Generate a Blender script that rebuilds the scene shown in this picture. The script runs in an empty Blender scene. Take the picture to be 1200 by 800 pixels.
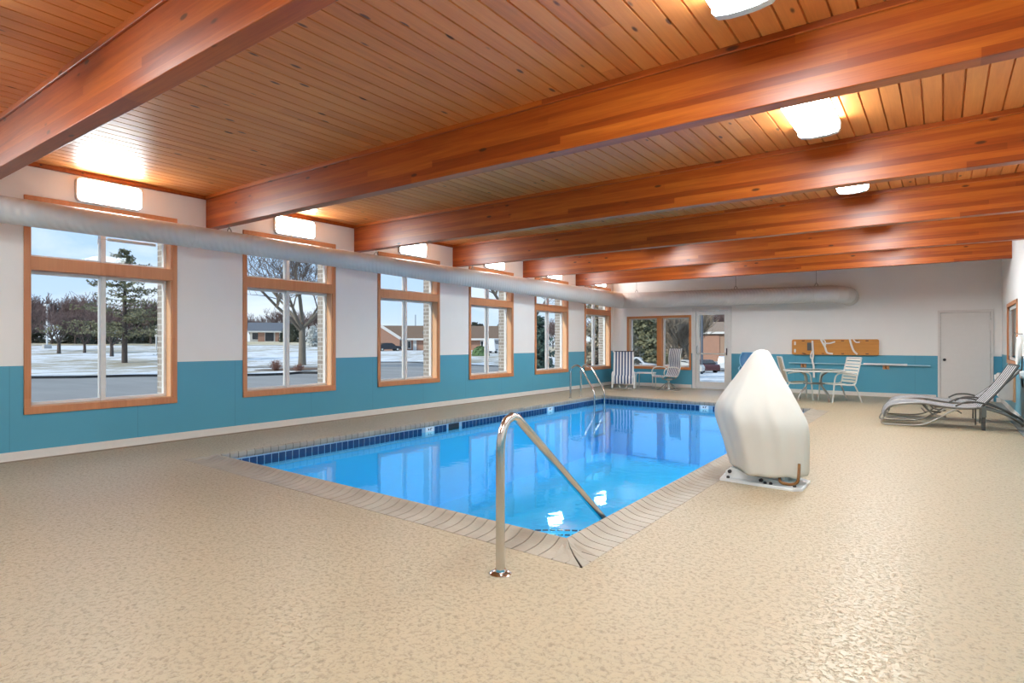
import bpy, math, random
from math import sin, cos, pi, sqrt, atan2, radians
from mathutils import Vector, Matrix, noise as mnoise

C = bpy.context.scene.collection
rnd = random.Random(7)

# ------------------------------------------------------------------ materials
class NT:
    def __init__(s, name):
        s.m = bpy.data.materials.new(name); s.m.use_nodes = True
        s.t = s.m.node_tree; s.t.nodes.clear()
        s.out = s.t.nodes.new('ShaderNodeOutputMaterial')
    def n(s, typ, props=None, **inp):
        nd = s.t.nodes.new('ShaderNode' + typ)
        for k, v in (props or {}).items(): setattr(nd, k, v)
        for k, v in inp.items():
            key = int(k[1:]) if k[0] == 'i' and k[1:].isdigit() else k.replace('_', ' ')
            s.set(nd.inputs[key], v)
        return nd
    def set(s, sock, v):
        if isinstance(v, bpy.types.NodeSocket): s.t.links.new(v, sock)
        elif isinstance(v, bpy.types.Node): s.t.links.new(v.outputs[0], sock)
        else:
            if isinstance(v, (tuple, list)) and len(v) == 3 and sock.type == 'RGBA': v = (*v, 1)
            sock.default_value = v
    def math(s, op, a, b=0.0, c=0.0):
        nd = s.n('Math', {'operation': op}); s.set(nd.inputs[0], a); s.set(nd.inputs[1], b); s.set(nd.inputs[2], c); return nd.outputs[0]
    def ramp(s, fac, stops, interp='LINEAR'):
        nd = s.n('ValToRGB'); s.set(nd.inputs[0], fac); cr = nd.color_ramp; cr.interpolation = interp
        while len(cr.elements) < len(stops): cr.elements.new(.5)
        for e, (p, c) in zip(cr.elements, stops): e.position = p; e.color = (*c, 1)
        return nd.outputs[0]
    def mix(s, fac, a, b, mode='MIX'):
        nd = s.n('Mix', {'data_type': 'RGBA', 'blend_type': mode})
        s.set(nd.inputs[0], fac); s.set(nd.inputs[6], a); s.set(nd.inputs[7], b); return nd.outputs[2]
    def noise(s, vec, scale, detail=3, rough=.5, dist=0):
        return s.n('TexNoise', Vector=vec, Scale=scale, Detail=detail, Roughness=rough, Distortion=dist).outputs[0]
    def coords(s):
        tc = s.n('TexCoord'); return tc.outputs['Object']
    def mapv(s, vec, scale=(1, 1, 1), loc=(0, 0, 0)):
        return s.n('Mapping', Vector=vec, Scale=scale, Location=loc).outputs[0]
    def sep(s, vec):
        nd = s.n('SeparateXYZ'); s.set(nd.inputs[0], vec); return nd.outputs
    def comb(s, x, y, z):
        nd = s.n('CombineXYZ'); s.set(nd.inputs[0], x); s.set(nd.inputs[1], y); s.set(nd.inputs[2], z); return nd.outputs[0]
    def white(s, vec):
        nd = s.n('TexWhiteNoise', {'noise_dimensions': '3D'}); s.set(nd.inputs['Vector'], vec); return nd.outputs[0]
    def bump(s, h, strength=.3, dist=.01):
        nd = s.n('Bump', Strength=strength, Distance=dist); s.set(nd.inputs['Height'], h); return nd.outputs[0]
    def bsdf(s, color, rough=.5, metal=0.0, spec=.5, normal=None, **kw):
        b = s.n('BsdfPrincipled'); s.set(b.inputs['Base Color'], color); s.set(b.inputs['Roughness'], rough)
        s.set(b.inputs['Metallic'], metal); s.set(b.inputs['Specular IOR Level'], spec)
        if normal is not None: s.set(b.inputs['Normal'], normal)
        for k, v in kw.items(): s.set(b.inputs[k.replace('_', ' ')], v)
        s.t.links.new(b.outputs[0], s.out.inputs[0]); return s.m

def lin(r, g, b):
    f = lambda c: (c/255/12.92) if c/255 <= .04045 else ((c/255+.055)/1.055)**2.4
    return (f(r), f(g), f(b))

def plain(name, col, rough=.5, metal=0.0, var=.06, scale=12, bumpy=0.0, spec=.5):
    t = NT(name); co = t.coords(); n = t.noise(co, scale, 3)
    c = t.mix(n, tuple(x*(1-var) for x in col), tuple(min(1, x*(1+var)) for x in col))
    nm = t.bump(t.noise(co, scale*6, 3), bumpy, .004) if bumpy else None
    return t.bsdf(c, rough, metal, spec, nm)

M = {}
def wood(name, axis, lo, hi, dark, board, rough, seed=0.0, cross=2, knots=True, tw=.3, spec=.5):
    """grain along axis (0 x, 1 y, 2 z); boards vary in tone every `board` metres across axis `cross`"""
    t = NT(name); co = t.coords(); s = t.sep(co)
    a, c = s[axis], s[cross]
    ci = t.math('FLOOR', t.math('DIVIDE', c, board))
    shift = t.white(t.comb(ci, seed, 3.3))
    ai = t.math('FLOOR', t.math('ADD', t.math('DIVIDE', a, 4.6), t.math('MULTIPLY', shift, 9.0)))
    tone = t.white(t.comb(ci, ai, seed+1.7))
    sc = [9, 9, 9]; sc[axis] = .55
    g = t.noise(t.mapv(co, tuple(sc)), 2.4, 5, .6, .6)
    sc2 = [60, 60, 60]; sc2[axis] = 1.6
    g2 = t.noise(t.mapv(co, tuple(sc2)), 1.5, 3)
    f = t.math('ADD', t.math('MULTIPLY', tone, tw), t.math('MULTIPLY', g, 1.0-tw))
    col = t.ramp(f, [(.12, dark), (.45, lo), (.85, hi)])
    col = t.mix(t.math('MULTIPLY', t.math('SUBTRACT', g2, .3), .5), col, dark)
    if knots:
        sk = [7.5, 7.5, 7.5]; sk[axis] = 2.6
        v = t.n('TexVoronoi', {'feature': 'F1'}, Vector=t.mapv(co, tuple(sk), (seed*3.1, 0, seed)), Scale=1.0)
        pick = t.math('GREATER_THAN', t.sep(v.outputs['Color'])[0], .5)
        k = t.math('SUBTRACT', 1.0, t.math('MULTIPLY', v.outputs['Distance'], 7.0))
        k = t.math('MULTIPLY', t.math('MAXIMUM', k, 0.0), pick)
        k = t.math('MINIMUM', t.math('MULTIPLY', k, 2.2), .9)
        col = t.mix(k, col, (.06, .015, .005))
    return t.bsdf(col, rough, 0, spec, t.bump(g2, .08, .002))

M['beam'] = wood('glulam timber', 0, (.36, .066, .0055), (.60, .16, .017), (.15, .023, .0015), .062, .36, tw=.33, spec=.55)
M['plank'] = wood('ceiling planks', 1, (.69, .235, .055), (.82, .325, .085), (.45, .125, .026), .1445, .43, 4.0, 0, spec=.7)
M['casing'] = wood('window casing timber', 2, (.55, .23, .10), (.62, .28, .13), (.42, .15, .055), .3, .4, 2.0, 1, False)
M['liner'] = wood('daylit jamb timber', 2, (.66, .40, .235), (.74, .47, .29), (.55, .30, .15), .3, .45, 2.0, 1, False)  # casing timber lightened, daylight on the reveals put into its colour
M['casing_far'] = wood('far window casing timber', 2, (.56, .22, .075), (.62, .26, .10), (.45, .15, .045), .3, .4, 2.0, 0, False)
M['board'] = wood('varnished plywood', 0, (.60, .27, .06), (.68, .34, .09), (.45, .17, .03), .6, .35, 5.0, 2, True)

def wall_mat(name, along, zb, far=False):
    t = NT(name); co = t.coords(); s = t.sep(co)
    n = t.noise(co, 3, 4)
    white = t.mix(n, (.79, .79, .78), (.83, .83, .82))
    blue = t.mix(t.noise(co, 1.3, 3), (.08, .32, .46), (.095, .36, .50))
    seam = t.math('LESS_THAN', t.math('FRACT', t.math('DIVIDE', t.math('ADD', s[along], .55), 1.3275)), .004)
    blue = t.mix(t.math('MULTIPLY', seam, .45), blue, (.03, .12, .17))
    low = t.math('LESS_THAN', s[2], zb)
    col = t.mix(low, white, blue)
    rough = t.math('SUBTRACT', .55, t.math('MULTIPLY', low, .2))
    return t.bsdf(col, rough, 0, .4, t.bump(t.noise(co, 90, 3), .06, .003))
M['wall_l'] = wall_mat('painted plaster two tone left', 1, 1.08)
M['wall_f'] = wall_mat('painted plaster two tone far', 0, 1.03)
M['white'] = plain('white painted', (.74, .735, .72), .45)
M['base'] = plain('cove base', (.70, .68, .64), .45)
M['brownstrip'] = plain('brown deck strip', (.26, .205, .15), .6, 0, .15, 8)
M['vinyl'] = plain('white vinyl', (.70, .70, .69), .35)
M['door'] = plain('door paint', (.70, .68, .66), .45, var=.03)

t = NT('knockdown deck coating'); co = t.coords()
n1 = t.noise(co, 42, 4, .6, .6); n2 = t.noise(co, 120, 3, .6); n3 = t.noise(co, .55, 3)
v = t.n('TexVoronoi', {'feature': 'SMOOTH_F1'}, Vector=co, Scale=38.0, Randomness=1.0).outputs['Distance']
h = t.math('ADD', t.math('MULTIPLY', n1, .9), t.math('MULTIPLY', n2, .35))
hs = t.ramp(h, [(.42, (0, 0, 0)), (.66, (1, 1, 1))])
col = t.mix(hs, (.215, .16, .092), (.42, .335, .212))
col = t.mix(t.math('MULTIPLY', t.math('SUBTRACT', n3, .35), .55), col, (.30, .235, .14))
t.bsdf(col, t.math('SUBTRACT', .52, t.math('MULTIPLY', hs, .16)), 0, 1.0, t.bump(hs, .6, .005)); M['deck'] = t.m

t = NT('coping brick'); co = t.coords()
col = t.ramp(t.noise(co, 3.0, 4), [(.3, (.31, .265, .21)), (.7, (.42, .37, .30))])
col = t.mix(t.math('MULTIPLY', t.noise(co, 60, 3), .35), col, (.24, .20, .15))
t.bsdf(col, .42, 0, .5, t.bump(t.noise(co, 80, 3), .2, .003)); M['coping'] = t.m
M['grout'] = plain('dark grout', (.07, .06, .045), .8)
M['lip'] = plain('coping inner face', (.30, .33, .34), .5)
M['tile'] = plain('navy tile', (.012, .045, .13), .15, 0, .35, 6)
M['tilegrout'] = plain('pale blue grout', (.25, .42, .58), .6)
M['basin'] = plain('pool plaster', (.03, .53, .92), .7, 0, .05, 1)
M['black'] = plain('black plastic', (.012, .012, .013), .4)
M['whitetile'] = plain('white marker tile', (.78, .82, .86), .25)

t = NT('pool water'); co = t.coords()
bn = t.bump(t.noise(t.mapv(co, (1, 1, 1)), 2.2, 3, .5), .06, .05)
bn2 = t.n('Bump', Strength=.03, Distance=.02); t.set(bn2.inputs['Height'], t.noise(co, 9, 2)); t.set(bn2.inputs['Normal'], bn)
fr = t.n('Fresnel', IOR=1.33); t.set(fr.inputs['Normal'], bn2.outputs[0])
tr = t.n('BsdfTransparent', Color=(.48, .93, 1.0)); gl = t.n('BsdfGlossy', Color=(.72, .92, 1.0), Roughness=.035); t.set(gl.inputs['Normal'], bn2.outputs[0])
mx = t.n('MixShader'); t.set(mx.inputs[0], t.math('MULTIPLY', fr.outputs[0], t.math('SUBTRACT', 1.0, t.n('NewGeometry').outputs['Backfacing']))); t.set(mx.inputs[1], tr); t.set(mx.inputs[2], gl)
t.t.links.new(mx.outputs[0], t.out.inputs[0]); M['water'] = t.m

def glass(name, tint, ior=1.45):
    t = NT(name); fr = t.n('Fresnel', IOR=ior); tr = t.n('BsdfTransparent', Color=tint); gl = t.n('BsdfGlossy', Color=(1, 1, 1), Roughness=.01)
    mx = t.n('MixShader'); t.set(mx.inputs[0], t.math('MULTIPLY', t.math('MULTIPLY', fr.outputs[0], .3), t.math('SUBTRACT', 1.0, t.n('NewGeometry').outputs['Backfacing']))); t.set(mx.inputs[1], tr); t.set(mx.inputs[2], gl)
    t.t.links.new(mx.outputs[0], t.out.inputs[0]); return t.m
M['glass'] = glass('window glass', (.96, .98, .98))
M['tableglass'] = glass('table glass', (.62, .70, .68), 1.5)

def emit(name, col, strength):
    t = NT(name); e = t.n('Emission', Color=col, Strength=strength); t.t.links.new(e.outputs[0], t.out.inputs[0]); return t.m
M['lamp_wall'] = emit('wall lamp diffuser', (.90, .98, 1.0), 25.0)
M['lamp_ceil'] = emit('ceiling lamp diffuser', (.88, .97, 1.0), 36.0)

M['steel'] = plain('brushed stainless', (.62, .60, .57), .22, 1.0, .08, 4)
M['chrome'] = plain('chrome', (.75, .75, .75), .1, 1.0, .04, 4)
M['wire'] = plain('galvanised wire', (.30, .29, .27), .4, 1.0)
M['canvas'] = None
t = NT('canvas cover'); co = t.coords()
col = t.mix(t.noise(co, 2.5, 3), (.60, .585, .53), (.70, .69, .65))
t.bsdf(col, .8, 0, .2, t.bump(t.noise(co, 120, 2), .1, .002)); M['canvas'] = t.m
M['lift'] = plain('lift white enamel', (.74, .77, .78), .35, 0, .06, 9)
M['rust'] = plain('brown bent handle', (.22, .10, .03), .4, .3, .3, 30)
M['bolt'] = plain('dark bolts', (.05, .05, .06), .4, .6)
M['bronze'] = plain('bronze grey tube', (.17, .16, .145), .35, .5, .15, 8)
M['bronze_l'] = plain('pale bronze tube', (.34, .33, .30), .35, .5, .15, 8)
M['darkleg'] = plain('dark square leg', (.07, .065, .06), .4, .3)
M['greyf'] = plain('grey frame', (.60, .61, .58), .35, .1)
M['whitef'] = plain('white frame', (.74, .76, .76), .35)
M['strap'] = plain('cream vinyl strap', (.66, .64, .58), .45)
M['taupe'] = plain('taupe sling', (.40, .36, .27), .7, 0, .1, 20)
M['bluepl'] = plain('blue plastic', (.012, .15, .36), .35, 0, .1, 5)
M['bluerim'] = plain('pale blue rim', (.22, .52, .72), .35)
M['webbing'] = plain('white webbing', (.76, .75, .72), .7)
M['buckle'] = plain('grey buckle', (.10, .10, .10), .5)
M['pole'] = plain('white pole', (.76, .79, .80), .35)
M['polethin'] = plain('pale blue pole', (.38, .60, .70), .35)
M['woodsleeve'] = plain('wood sleeve', (.52, .28, .14), .5, 0, .15, 15)
M['heater'] = plain('heater casing', (.46, .45, .43), .45)
M['greydrain'] = plain('grey drain cover', (.27, .27, .25), .5, .2, .15, 20)
M['duct'] = None
t = NT('ribbed duct'); co = t.coords(); s = t.sep(co)
rib = t.math('SINE', t.math('MULTIPLY', t.math('ADD', s[0], s[1]), 2*pi/.085))
t.bsdf(t.mix(t.noise(co, 2.5, 3), (.60, .595, .585), (.66, .655, .645)), .45, 0, .4, t.bump(rib, .35, .006)); M['duct'] = t.m
M['ductsm'] = plain('smooth duct', (.66, .655, .645), .4)

def stripes(name, period, duty, a, b, axis=0, off=0.0):
    t = NT(name); co = t.coords(); s = t.sep(co)
    f = t.math('FRACT', t.math('DIVIDE', t.math('ADD', s[axis], 10*period+off), period))
    col = t.mix(t.math('LESS_THAN', f, duty), b, a)
    return t.bsdf(col, .65, 0, .3, t.bump(t.noise(co, 150, 2), .1, .001))
M['stripe_blue'] = stripes('navy and white stripe', .088, .5, (.74, .77, .80), (.045, .085, .18), 0, .022)
M['stripe_rock'] = stripes('slate and white stripe', .062, .5, (.74, .75, .77), (.07, .09, .14), 0)
M['stripe_blk'] = stripes('black and white stripe', .128, .48, (.46, .46, .47), (.03, .03, .035), 1)

# exterior
def brickm(name, a, b, mort, scale=1.0):
    t = NT(name); co = t.coords(); s = t.sep(co)
    br = t.n('TexBrick', Vector=t.comb(t.math('ADD', s[0], s[1]), s[2], 0.0), Color1=a, Color2=b, Mortar=mort, Scale=scale, Mortar_Size=.012, Brick_Width=.24, Row_Height=.08)
    return t.bsdf(br.outputs[0], .85)
M['brick_out'] = brickm('grey outer brick', (.34, .31, .28), (.24, .21, .19), (.45, .44, .42))
M['brick_red'] = brickm('orange brick', (.42, .19, .115), (.34, .15, .09), (.45, .33, .26))
M['brick_brn'] = brickm('brown brick', (.40, .235, .15), (.34, .20, .125), (.38, .30, .24))
M['asphalt'] = None
t = NT('winter asphalt'); co = t.coords()
t.bsdf(t.ramp(t.noise(t.mapv(co, (.12, .5, .3)), 1.0, 5, .6), [(.3, (.235, .22, .20)), (.7, (.33, .31, .285))]), .8); M['asphalt'] = t.m
def snowm(name, thr, grass):
    t = NT(name); co = t.coords()
    n = t.noise(t.mapv(co, (.9, .35, .6)), 1.0, 7, .68); n2 = t.noise(co, .06, 3)
    f = t.math('ADD', n, t.math('MULTIPLY', t.math('SUBTRACT', n2, .5), .6))
    return t.bsdf(t.ramp(f, [(thr-.04, grass), (thr+.05, (.72, .715, .71))]), .8)
M['snow'] = snowm('patchy snow on grass', .475, (.38, .32, .22))
M['snowlot'] = snowm('snow over pavement', .45, (.42, .42, .41))
M['field'] = snowm('tan winter field', .60, (.52, .42, .25))
M['curb'] = plain('dark kerb', (.05, .05, .055), .8)
M['mulch'] = plain('mulch', (.16, .095, .055), .9, 0, .3, 6, .5)
M['bark'] = plain('bark', (.19, .16, .125), .9, 0, .2, 8, .5)
M['barkdark'] = plain('dark bark', (.085, .065, .055), .9, 0, .2, 8)
M['twig'] = plain('bare twigs', (.13, .10, .085), .9)
M['twigred'] = plain('reddish twigs', (.15, .095, .085), .9, 0, .3, 2)
M['twigtan'] = plain('tan twigs', (.34, .27, .20), .9, 0, .25, 2)
M['needle'] = plain('olive needles', (.20, .195, .11), .85, 0, .35, 1.5)
M['needledk'] = plain('dark needles', (.07, .08, .055), .85, 0, .4, 1.5)
M['needlebl'] = plain('blue green needles', (.09, .15, .12), .85, 0, .3, 1.5)
M['needlepale'] = plain('frosted needles', (.62, .63, .60), .85, 0, .2, 3)
M['needlebr'] = plain('brown green needles', (.32, .275, .19), .85, 0, .35, 1.2)
M['shrub'] = plain('russet shrub', (.24, .115, .085), .9, 0, .3, 6)
M['bushgreen'] = plain('green bush', (.14, .22, .09), .9, 0, .3, 3)
M['roofbr'] = plain('brown shingles', (.20, .135, .095), .95, 0, .15, 4, 0, .1)
M['rooftan'] = plain('tan brown shingles', (.30, .22, .165), .95, 0, .15, 4, 0, .1)
M['roofgr'] = plain('grey shingles', (.13, .14, .16), .9, 0, .15, 4)
M['siding'] = plain('pale siding', (.60, .58, .54), .8)
M['trimw'] = plain('white trim', (.72, .70, .66), .6)
M['darkglass'] = plain('dark window', (.03, .035, .04), .1)
M['rubber'] = plain('tyre rubber', (.02, .02, .02), .8)
for k, c in dict(silver=(.55, .56, .57), dark=(.035, .04, .05), whitec=(.78, .78, .78), maroon=(.09, .03, .03), tan=(.55, .52, .47)).items():
    M['car_'+k] = plain('car paint '+k, c, .25, .2, .03, 2)
M['polew'] = plain('white lamp pole', (.70, .69, .66), .5)
M['poled'] = plain('dark lamp pole', (.10, .11, .13), .5)
M['concrete'] = plain('concrete foot', (.45, .44, .42), .9)

# ------------------------------------------------------------------ mesh builder
class MB:
    def __init__(s): s.v = []; s.f = []; s.mi = []; s.clean = False
    def face(s, idx, m=0): s.f.append(tuple(idx)); s.mi.append(m)
    def add(s, vs, fs, m=0):
        o = len(s.v); s.v += [tuple(p) for p in vs]
        for f in fs: s.face([i+o for i in f], m)
        return o
    def box(s, x0, x1, y0, y1, z0, z1, m=0):
        vs = [(x, y, z) for z in (z0, z1) for y in (y0, y1) for x in (x0, x1)]
        s.add(vs, [(0, 2, 3, 1), (4, 5, 7, 6), (0, 1, 5, 4), (2, 6, 7, 3), (0, 4, 6, 2), (1, 3, 7, 5)], m); return s
    def xbox(s, mat4, sx, sy, sz, m=0):
        vs = [mat4 @ Vector((x*sx/2, y*sy/2, z*sz/2)) for z in (-1, 1) for y in (-1, 1) for x in (-1, 1)]
        s.add(vs, [(0, 2, 3, 1), (4, 5, 7, 6), (0, 1, 5, 4), (2, 6, 7, 3), (0, 4, 6, 2), (1, 3, 7, 5)], m); return s
    def bar(s, p, q, w, h, up=(0, 0, 1), m=0):
        p, q = Vector(p), Vector(q); d = (q-p); L = d.length; d.normalize(); u = Vector(up)
        if abs(d.dot(u)) > .98: u = Vector((1, 0, 0))
        a = d.cross(u).normalized(); b = a.cross(d)
        R = Matrix((a, d, b)).transposed().to_4x4(); R.translation = (p+q)/2
        return s.xbox(R, w, L, h, m)
    def tube(s, pts, r, n=8, closed=False, caps=True, m=0, flat=None):
        pts = [Vector(p) for p in pts]; k = len(pts)
        rs = r if isinstance(r, (list, tuple)) else [r]*k
        T = []
        for i in range(k):
            a = pts[(i-1) % k] if (closed or i) else pts[0]; b = pts[(i+1) % k] if (closed or i < k-1) else pts[-1]
            d = b-a
            T.append(d.normalized() if d.length > 1e-9 else Vector((0, 0, 1)))
        u = Vector((0, 0, 1)) if abs(T[0].z) < .9 else Vector((1, 0, 0))
        u = (u - T[0]*u.dot(T[0])).normalized(); o = len(s.v)
        for i in range(k):
            u = u - T[i]*u.dot(T[i])
            u = u.normalized() if u.length > 1e-6 else T[i].orthogonal().normalized()
            w = T[i].cross(u)
            for j in range(n):
                th = 2*pi*j/n; s.v.append(tuple(pts[i] + (u*cos(th)*(flat or 1) + w*sin(th))*rs[i]))
        for i in range(k if closed else k-1):
            a, b = o+i*n, o+((i+1) % k)*n
            for j in range(n): s.face((a+j, a+(j+1) % n, b+(j+1) % n, b+j), m)
        if caps and not closed:
            s.face([o+j for j in range(n)][::-1], m); s.face([o+(k-1)*n+j for j in range(n)], m)
        return s
    def loft(s, rings, caps=True, m=0, closed=True):
        n = len(rings[0]); o = len(s.v)
        for r in rings: s.v += [tuple(p) for p in r]
        for i in range(len(rings)-1):
            a, b = o+i*n, o+(i+1)*n
            for j in range(n if closed else n-1): s.face((a+j, a+(j+1) % n, b+(j+1) % n, b+j), m)
        if caps:
            s.face([o+j for j in range(n)][::-1], m); s.face([o+(len(rings)-1)*n+j for j in range(n)], m)
        return s
    def lathe(s, prof, c=(0, 0, 0), n=24, m=0):
        return s.loft([[(c[0]+r*cos(2*pi*j/n), c[1]+r*sin(2*pi*j/n), c[2]+z) for j in range(n)] for r, z in prof], True, m)
    def prism(s, poly, f0, f1, m=0):
        """poly of 2d points, f0/f1 map (a,b) to 3d for both ends"""
        return s.loft([[f0(a, b) for a, b in poly], [f1(a, b) for a, b in poly]], True, m)
    def slab(s, grid, th, m=0):
        """thick sheet through a grid of points (rows x cols), thickness th along the local normal"""
        R, K = len(grid), len(grid[0]); g = [[Vector(p) for p in row] for row in grid]
        def nr(i, j):
            a = g[min(i+1, R-1)][j]-g[max(i-1, 0)][j]; b = g[i][min(j+1, K-1)]-g[i][max(j-1, 0)]
            return a.cross(b).normalized()
        top = [[g[i][j]+nr(i, j)*th/2 for j in range(K)] for i in range(R)]; bot = [[g[i][j]-nr(i, j)*th/2 for j in range(K)] for i in range(R)]
        o = len(s.v)
        for L in (top, bot):
            for row in L: s.v += [tuple(p) for p in row]
        I = lambda l, i, j: o + l*R*K + i*K + j
        for i in range(R-1):
            for j in range(K-1):
                s.face((I(0, i, j), I(0, i+1, j), I(0, i+1, j+1), I(0, i, j+1)), m); s.face((I(1, i, j), I(1, i, j+1), I(1, i+1, j+1), I(1, i+1, j)), m)
        for i in range(R-1):
            for j in (0, K-1): s.face((I(0, i, j), I(1, i, j), I(1, i+1, j), I(0, i+1, j)), m)
        for j in range(K-1):
            for i in (0, R-1): s.face((I(0, i, j), I(0, i, j+1), I(1, i, j+1), I(1, i, j)), m)
        return s
    def build(s, name, mats, parent=None, bevel=0, ang=35, fix=True):
        me = bpy.data.meshes.new(name); me.from_pydata(s.v, [], s.f); me.update()
        for mm in (mats if isinstance(mats, (list, tuple)) else [mats]): me.materials.append(mm)
        me.polygons.foreach_set('material_index', s.mi)
        if fix and len(s.f) < 60000:
            import bmesh
            b = bmesh.new(); b.from_mesh(me)
            if s.clean: bmesh.ops.dissolve_degenerate(b, dist=1e-4, edges=b.edges)
            bmesh.ops.recalc_face_normals(b, faces=b.faces); b.to_mesh(me); b.free()
        if ang:
            me.polygons.foreach_set('use_smooth', [True]*len(me.polygons)); me.set_sharp_from_angle(angle=radians(ang))
        o = bpy.data.objects.new(name, me); C.objects.link(o)
        if parent: o.parent = parent
        if bevel:
            bv = o.modifiers.new('edge', 'BEVEL'); bv.width = bevel; bv.segments = 2; bv.limit_method = 'ANGLE'
        return o

def catmull(P, per=6, closed=False):
    P = [Vector(p) for p in P]; n = len(P); out = []
    for i in range(n if closed else n-1):
        if closed: a, b, c, d = P[i-1], P[i], P[(i+1) % n], P[(i+2) % n]
        else: a, b, c, d = P[max(i-1, 0)], P[i], P[i+1], P[min(i+2, n-1)]
        for k in range(per):
            t = k/per
            out.append(.5*((2*b)+(c-a)*t+(2*a-5*b+4*c-d)*t*t+(3*b-a-3*c+d)*t**3))
    if not closed: out.append(P[-1])
    return out
def interp(x, tab):
    if x <= tab[0][0]: return tab[0][1]
    for (a, b), (c, d) in zip(tab, tab[1:]):
        if x <= c: return b+(d-b)*(x-a)/(c-a)
    return tab[-1][1]
def smooth(a, b, x):
    t = max(0, min(1, (x-a)/(b-a))); return t*t*(3-2*t)

def tag(o, label=None, cat=None, group=None, kind=None):
    if label: o['label'] = label
    if cat: o['category'] = cat
    if group: o['group'] = group
    if kind: o['kind'] = kind
    return o
def thing(name, label, cat, loc=(0, 0, 0), rz=0, group=None):
    o = bpy.data.objects.new(name, None); C.objects.link(o); o.location = loc; o.rotation_euler = (0, 0, rz)
    o.empty_display_size = .1
    return tag(o, label, cat, group)
def kids(o): return [c for c in bpy.data.objects if c.parent == o]
def copy_tree(o, parent=None):
    c = o.copy(); C.objects.link(c)
    if parent: c.parent = parent
    for k in kids(o): copy_tree(k, c)
    return c
def dup(o, loc, rz=0, label=None, scale=None):
    c = copy_tree(o); c.location = loc; c.rotation_euler = (0, 0, rz)
    if label: c['label'] = label
    if scale: c.scale = (scale,)*3 if not isinstance(scale, tuple) else scale
    return c
def struct(mb, name, m, label=None, cat=None, parent=None, **kw):
    o = mb.build(name, m, parent, **kw)
    if not parent: tag(o, label, cat, None, 'structure')
    return o

# ------------------------------------------------------------------ room numbers
XL, XR, YF, YB = -8.58, 1.08, 17.35, -1.6
ZC = 3.45
CAMH = 1.35
PA, PB, PC, PD = (-6.80, 3.56), (-2.02, 3.40), (-2.08, 12.88), (-6.80, 13.17)     # inner corners of the pool
CW = .27
def offs(d):
    """the pool outline moved outwards by d"""
    Q = [Vector((*p, 0)) for p in (PA, PB, PC, PD)]; out = []
    for i in range(4):
        a, b, c = Q[i-1], Q[i], Q[(i+1) % 4]; u, w = (b-a).normalized(), (c-b).normalized()
        n1, n2 = Vector((u.y, -u.x, 0)), Vector((w.y, -w.x, 0)); m = (n1+n2)/(1+n1.dot(n2))
        out.append(b+m*d)
    return out
PX1, PY0 = PB
BAY = 2.655
WIN0 = 2.235
WINS = [(WIN0+2.648*(k-1), WIN0+1.69+2.648*(k-1)) for k in range(0, 7)]   # w0 stands beside the camera
WZ0, WZ1 = .515, 3.05

def wall_cells(mb, axis, p0, p1, u0, u1, z0, z1, holes, m=0):
    us = sorted({u0, u1, *[h[0] for h in holes], *[h[1] for h in holes]}); zs = sorted({z0, z1, *[h[2] for h in holes], *[h[3] for h in holes]})
    for a, b in zip(us, us[1:]):
        run = None
        for c, d in list(zip(zs, zs[1:]))+[(None, None)]:
            solid = c is not None and not any(h[0] < (a+b)/2 < h[1] and h[2] < (c+d)/2 < h[3] for h in holes)
            if solid: run = (run[0], d) if run else (c, d)
            elif run:
                if axis == 'x': mb.box(p0, p1, a, b, run[0], run[1], m)
                else: mb.box(a, b, p0, p1, run[0], run[1], m)
                run = None

# floor deck with the pool cut out
mb = MB()
R4 = [Vector((XL-.1, YB, 0)), Vector((XR+.1, YB, 0)), Vector((XR+.1, YF+.1, 0)), Vector((XL-.1, YF+.1, 0))]; H4 = offs(CW)
for i in range(4):
    P = [R4[i], R4[(i+1) % 4], H4[(i+1) % 4], H4[i]]
    mb.loft([[p+Vector((0, 0, -.12)) for p in P], P], True)
struct(mb, 'floor', M['deck'], 'beige textured pool deck around the pool', 'floor', ang=0)

# walls
inset = .055
holesL = [(a+inset, b-inset, WZ0+.075, WZ1-.055) for a, b in WINS]
mb = MB(); wall_cells(mb, 'x', XL-.15, XL, YB-.2, YF+.15, 0, ZC, holesL)
struct(mb, 'wall_left', M['wall_l'], 'long window wall, white above and blue below', 'wall', ang=0)
mb = MB(); wall_cells(mb, 'x', XL-.38, XL-.15, YB-.2, YF+.38, -.4, ZC+.15, [(a+.03, b-.03, c-.03, d+.03) for a, b, c, d in holesL])
struct(mb, 'wall_outside', M['brick_out'], 'grey brick outer face of the window wall', 'wall', ang=0)
F7 = (-8.09, -6.03, .53, 2.16); D1 = (-5.99, -4.87, 0, 2.36); D2 = (-.10, .93, .0, 2.10)
mb = MB(); wall_cells(mb, 'y', YF, YF+.15, XL-.15, XR+.15, 0, ZC, [(F7[0]+.05, F7[1]-.05, F7[2]+.06, F7[3]-.05), (D1[0]+.02, D1[1]-.02, 0, D1[3]-.02), (D2[0]+.03, D2[1]-.03, 0, D2[3]-.03)])
struct(mb, 'wall_far', M['wall_f'], 'far end wall, white above and blue below', 'wall', ang=0)
mb = MB(); wall_cells(mb, 'y', YF+.15, YF+.38, XL-.15, XR+.4, -.4, ZC+.15, [(F7[0]+.03, F7[1]-.03, F7[2]+.03, F7[3]-.03), (D1[0]+.02, D1[1]-.02, -.4, D1[3])])
struct(mb, 'wall_outside', M['brick_out'], 'grey brick outer face of the far end wall', 'wall', ang=0)
W8 = (13.85, 15.85, .93, 2.13)
mb = MB(); wall_cells(mb, 'x', XR, XR+.15, YB-.2, YF+.15, 0, ZC, [(W8[0]+.06, W8[1]-.06, W8[2]+.06, W8[3]-.06)])
struct(mb, 'wall_right', M['wall_l'], 'right hand wall beside the lounge chairs', 'wall', ang=0)
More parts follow.
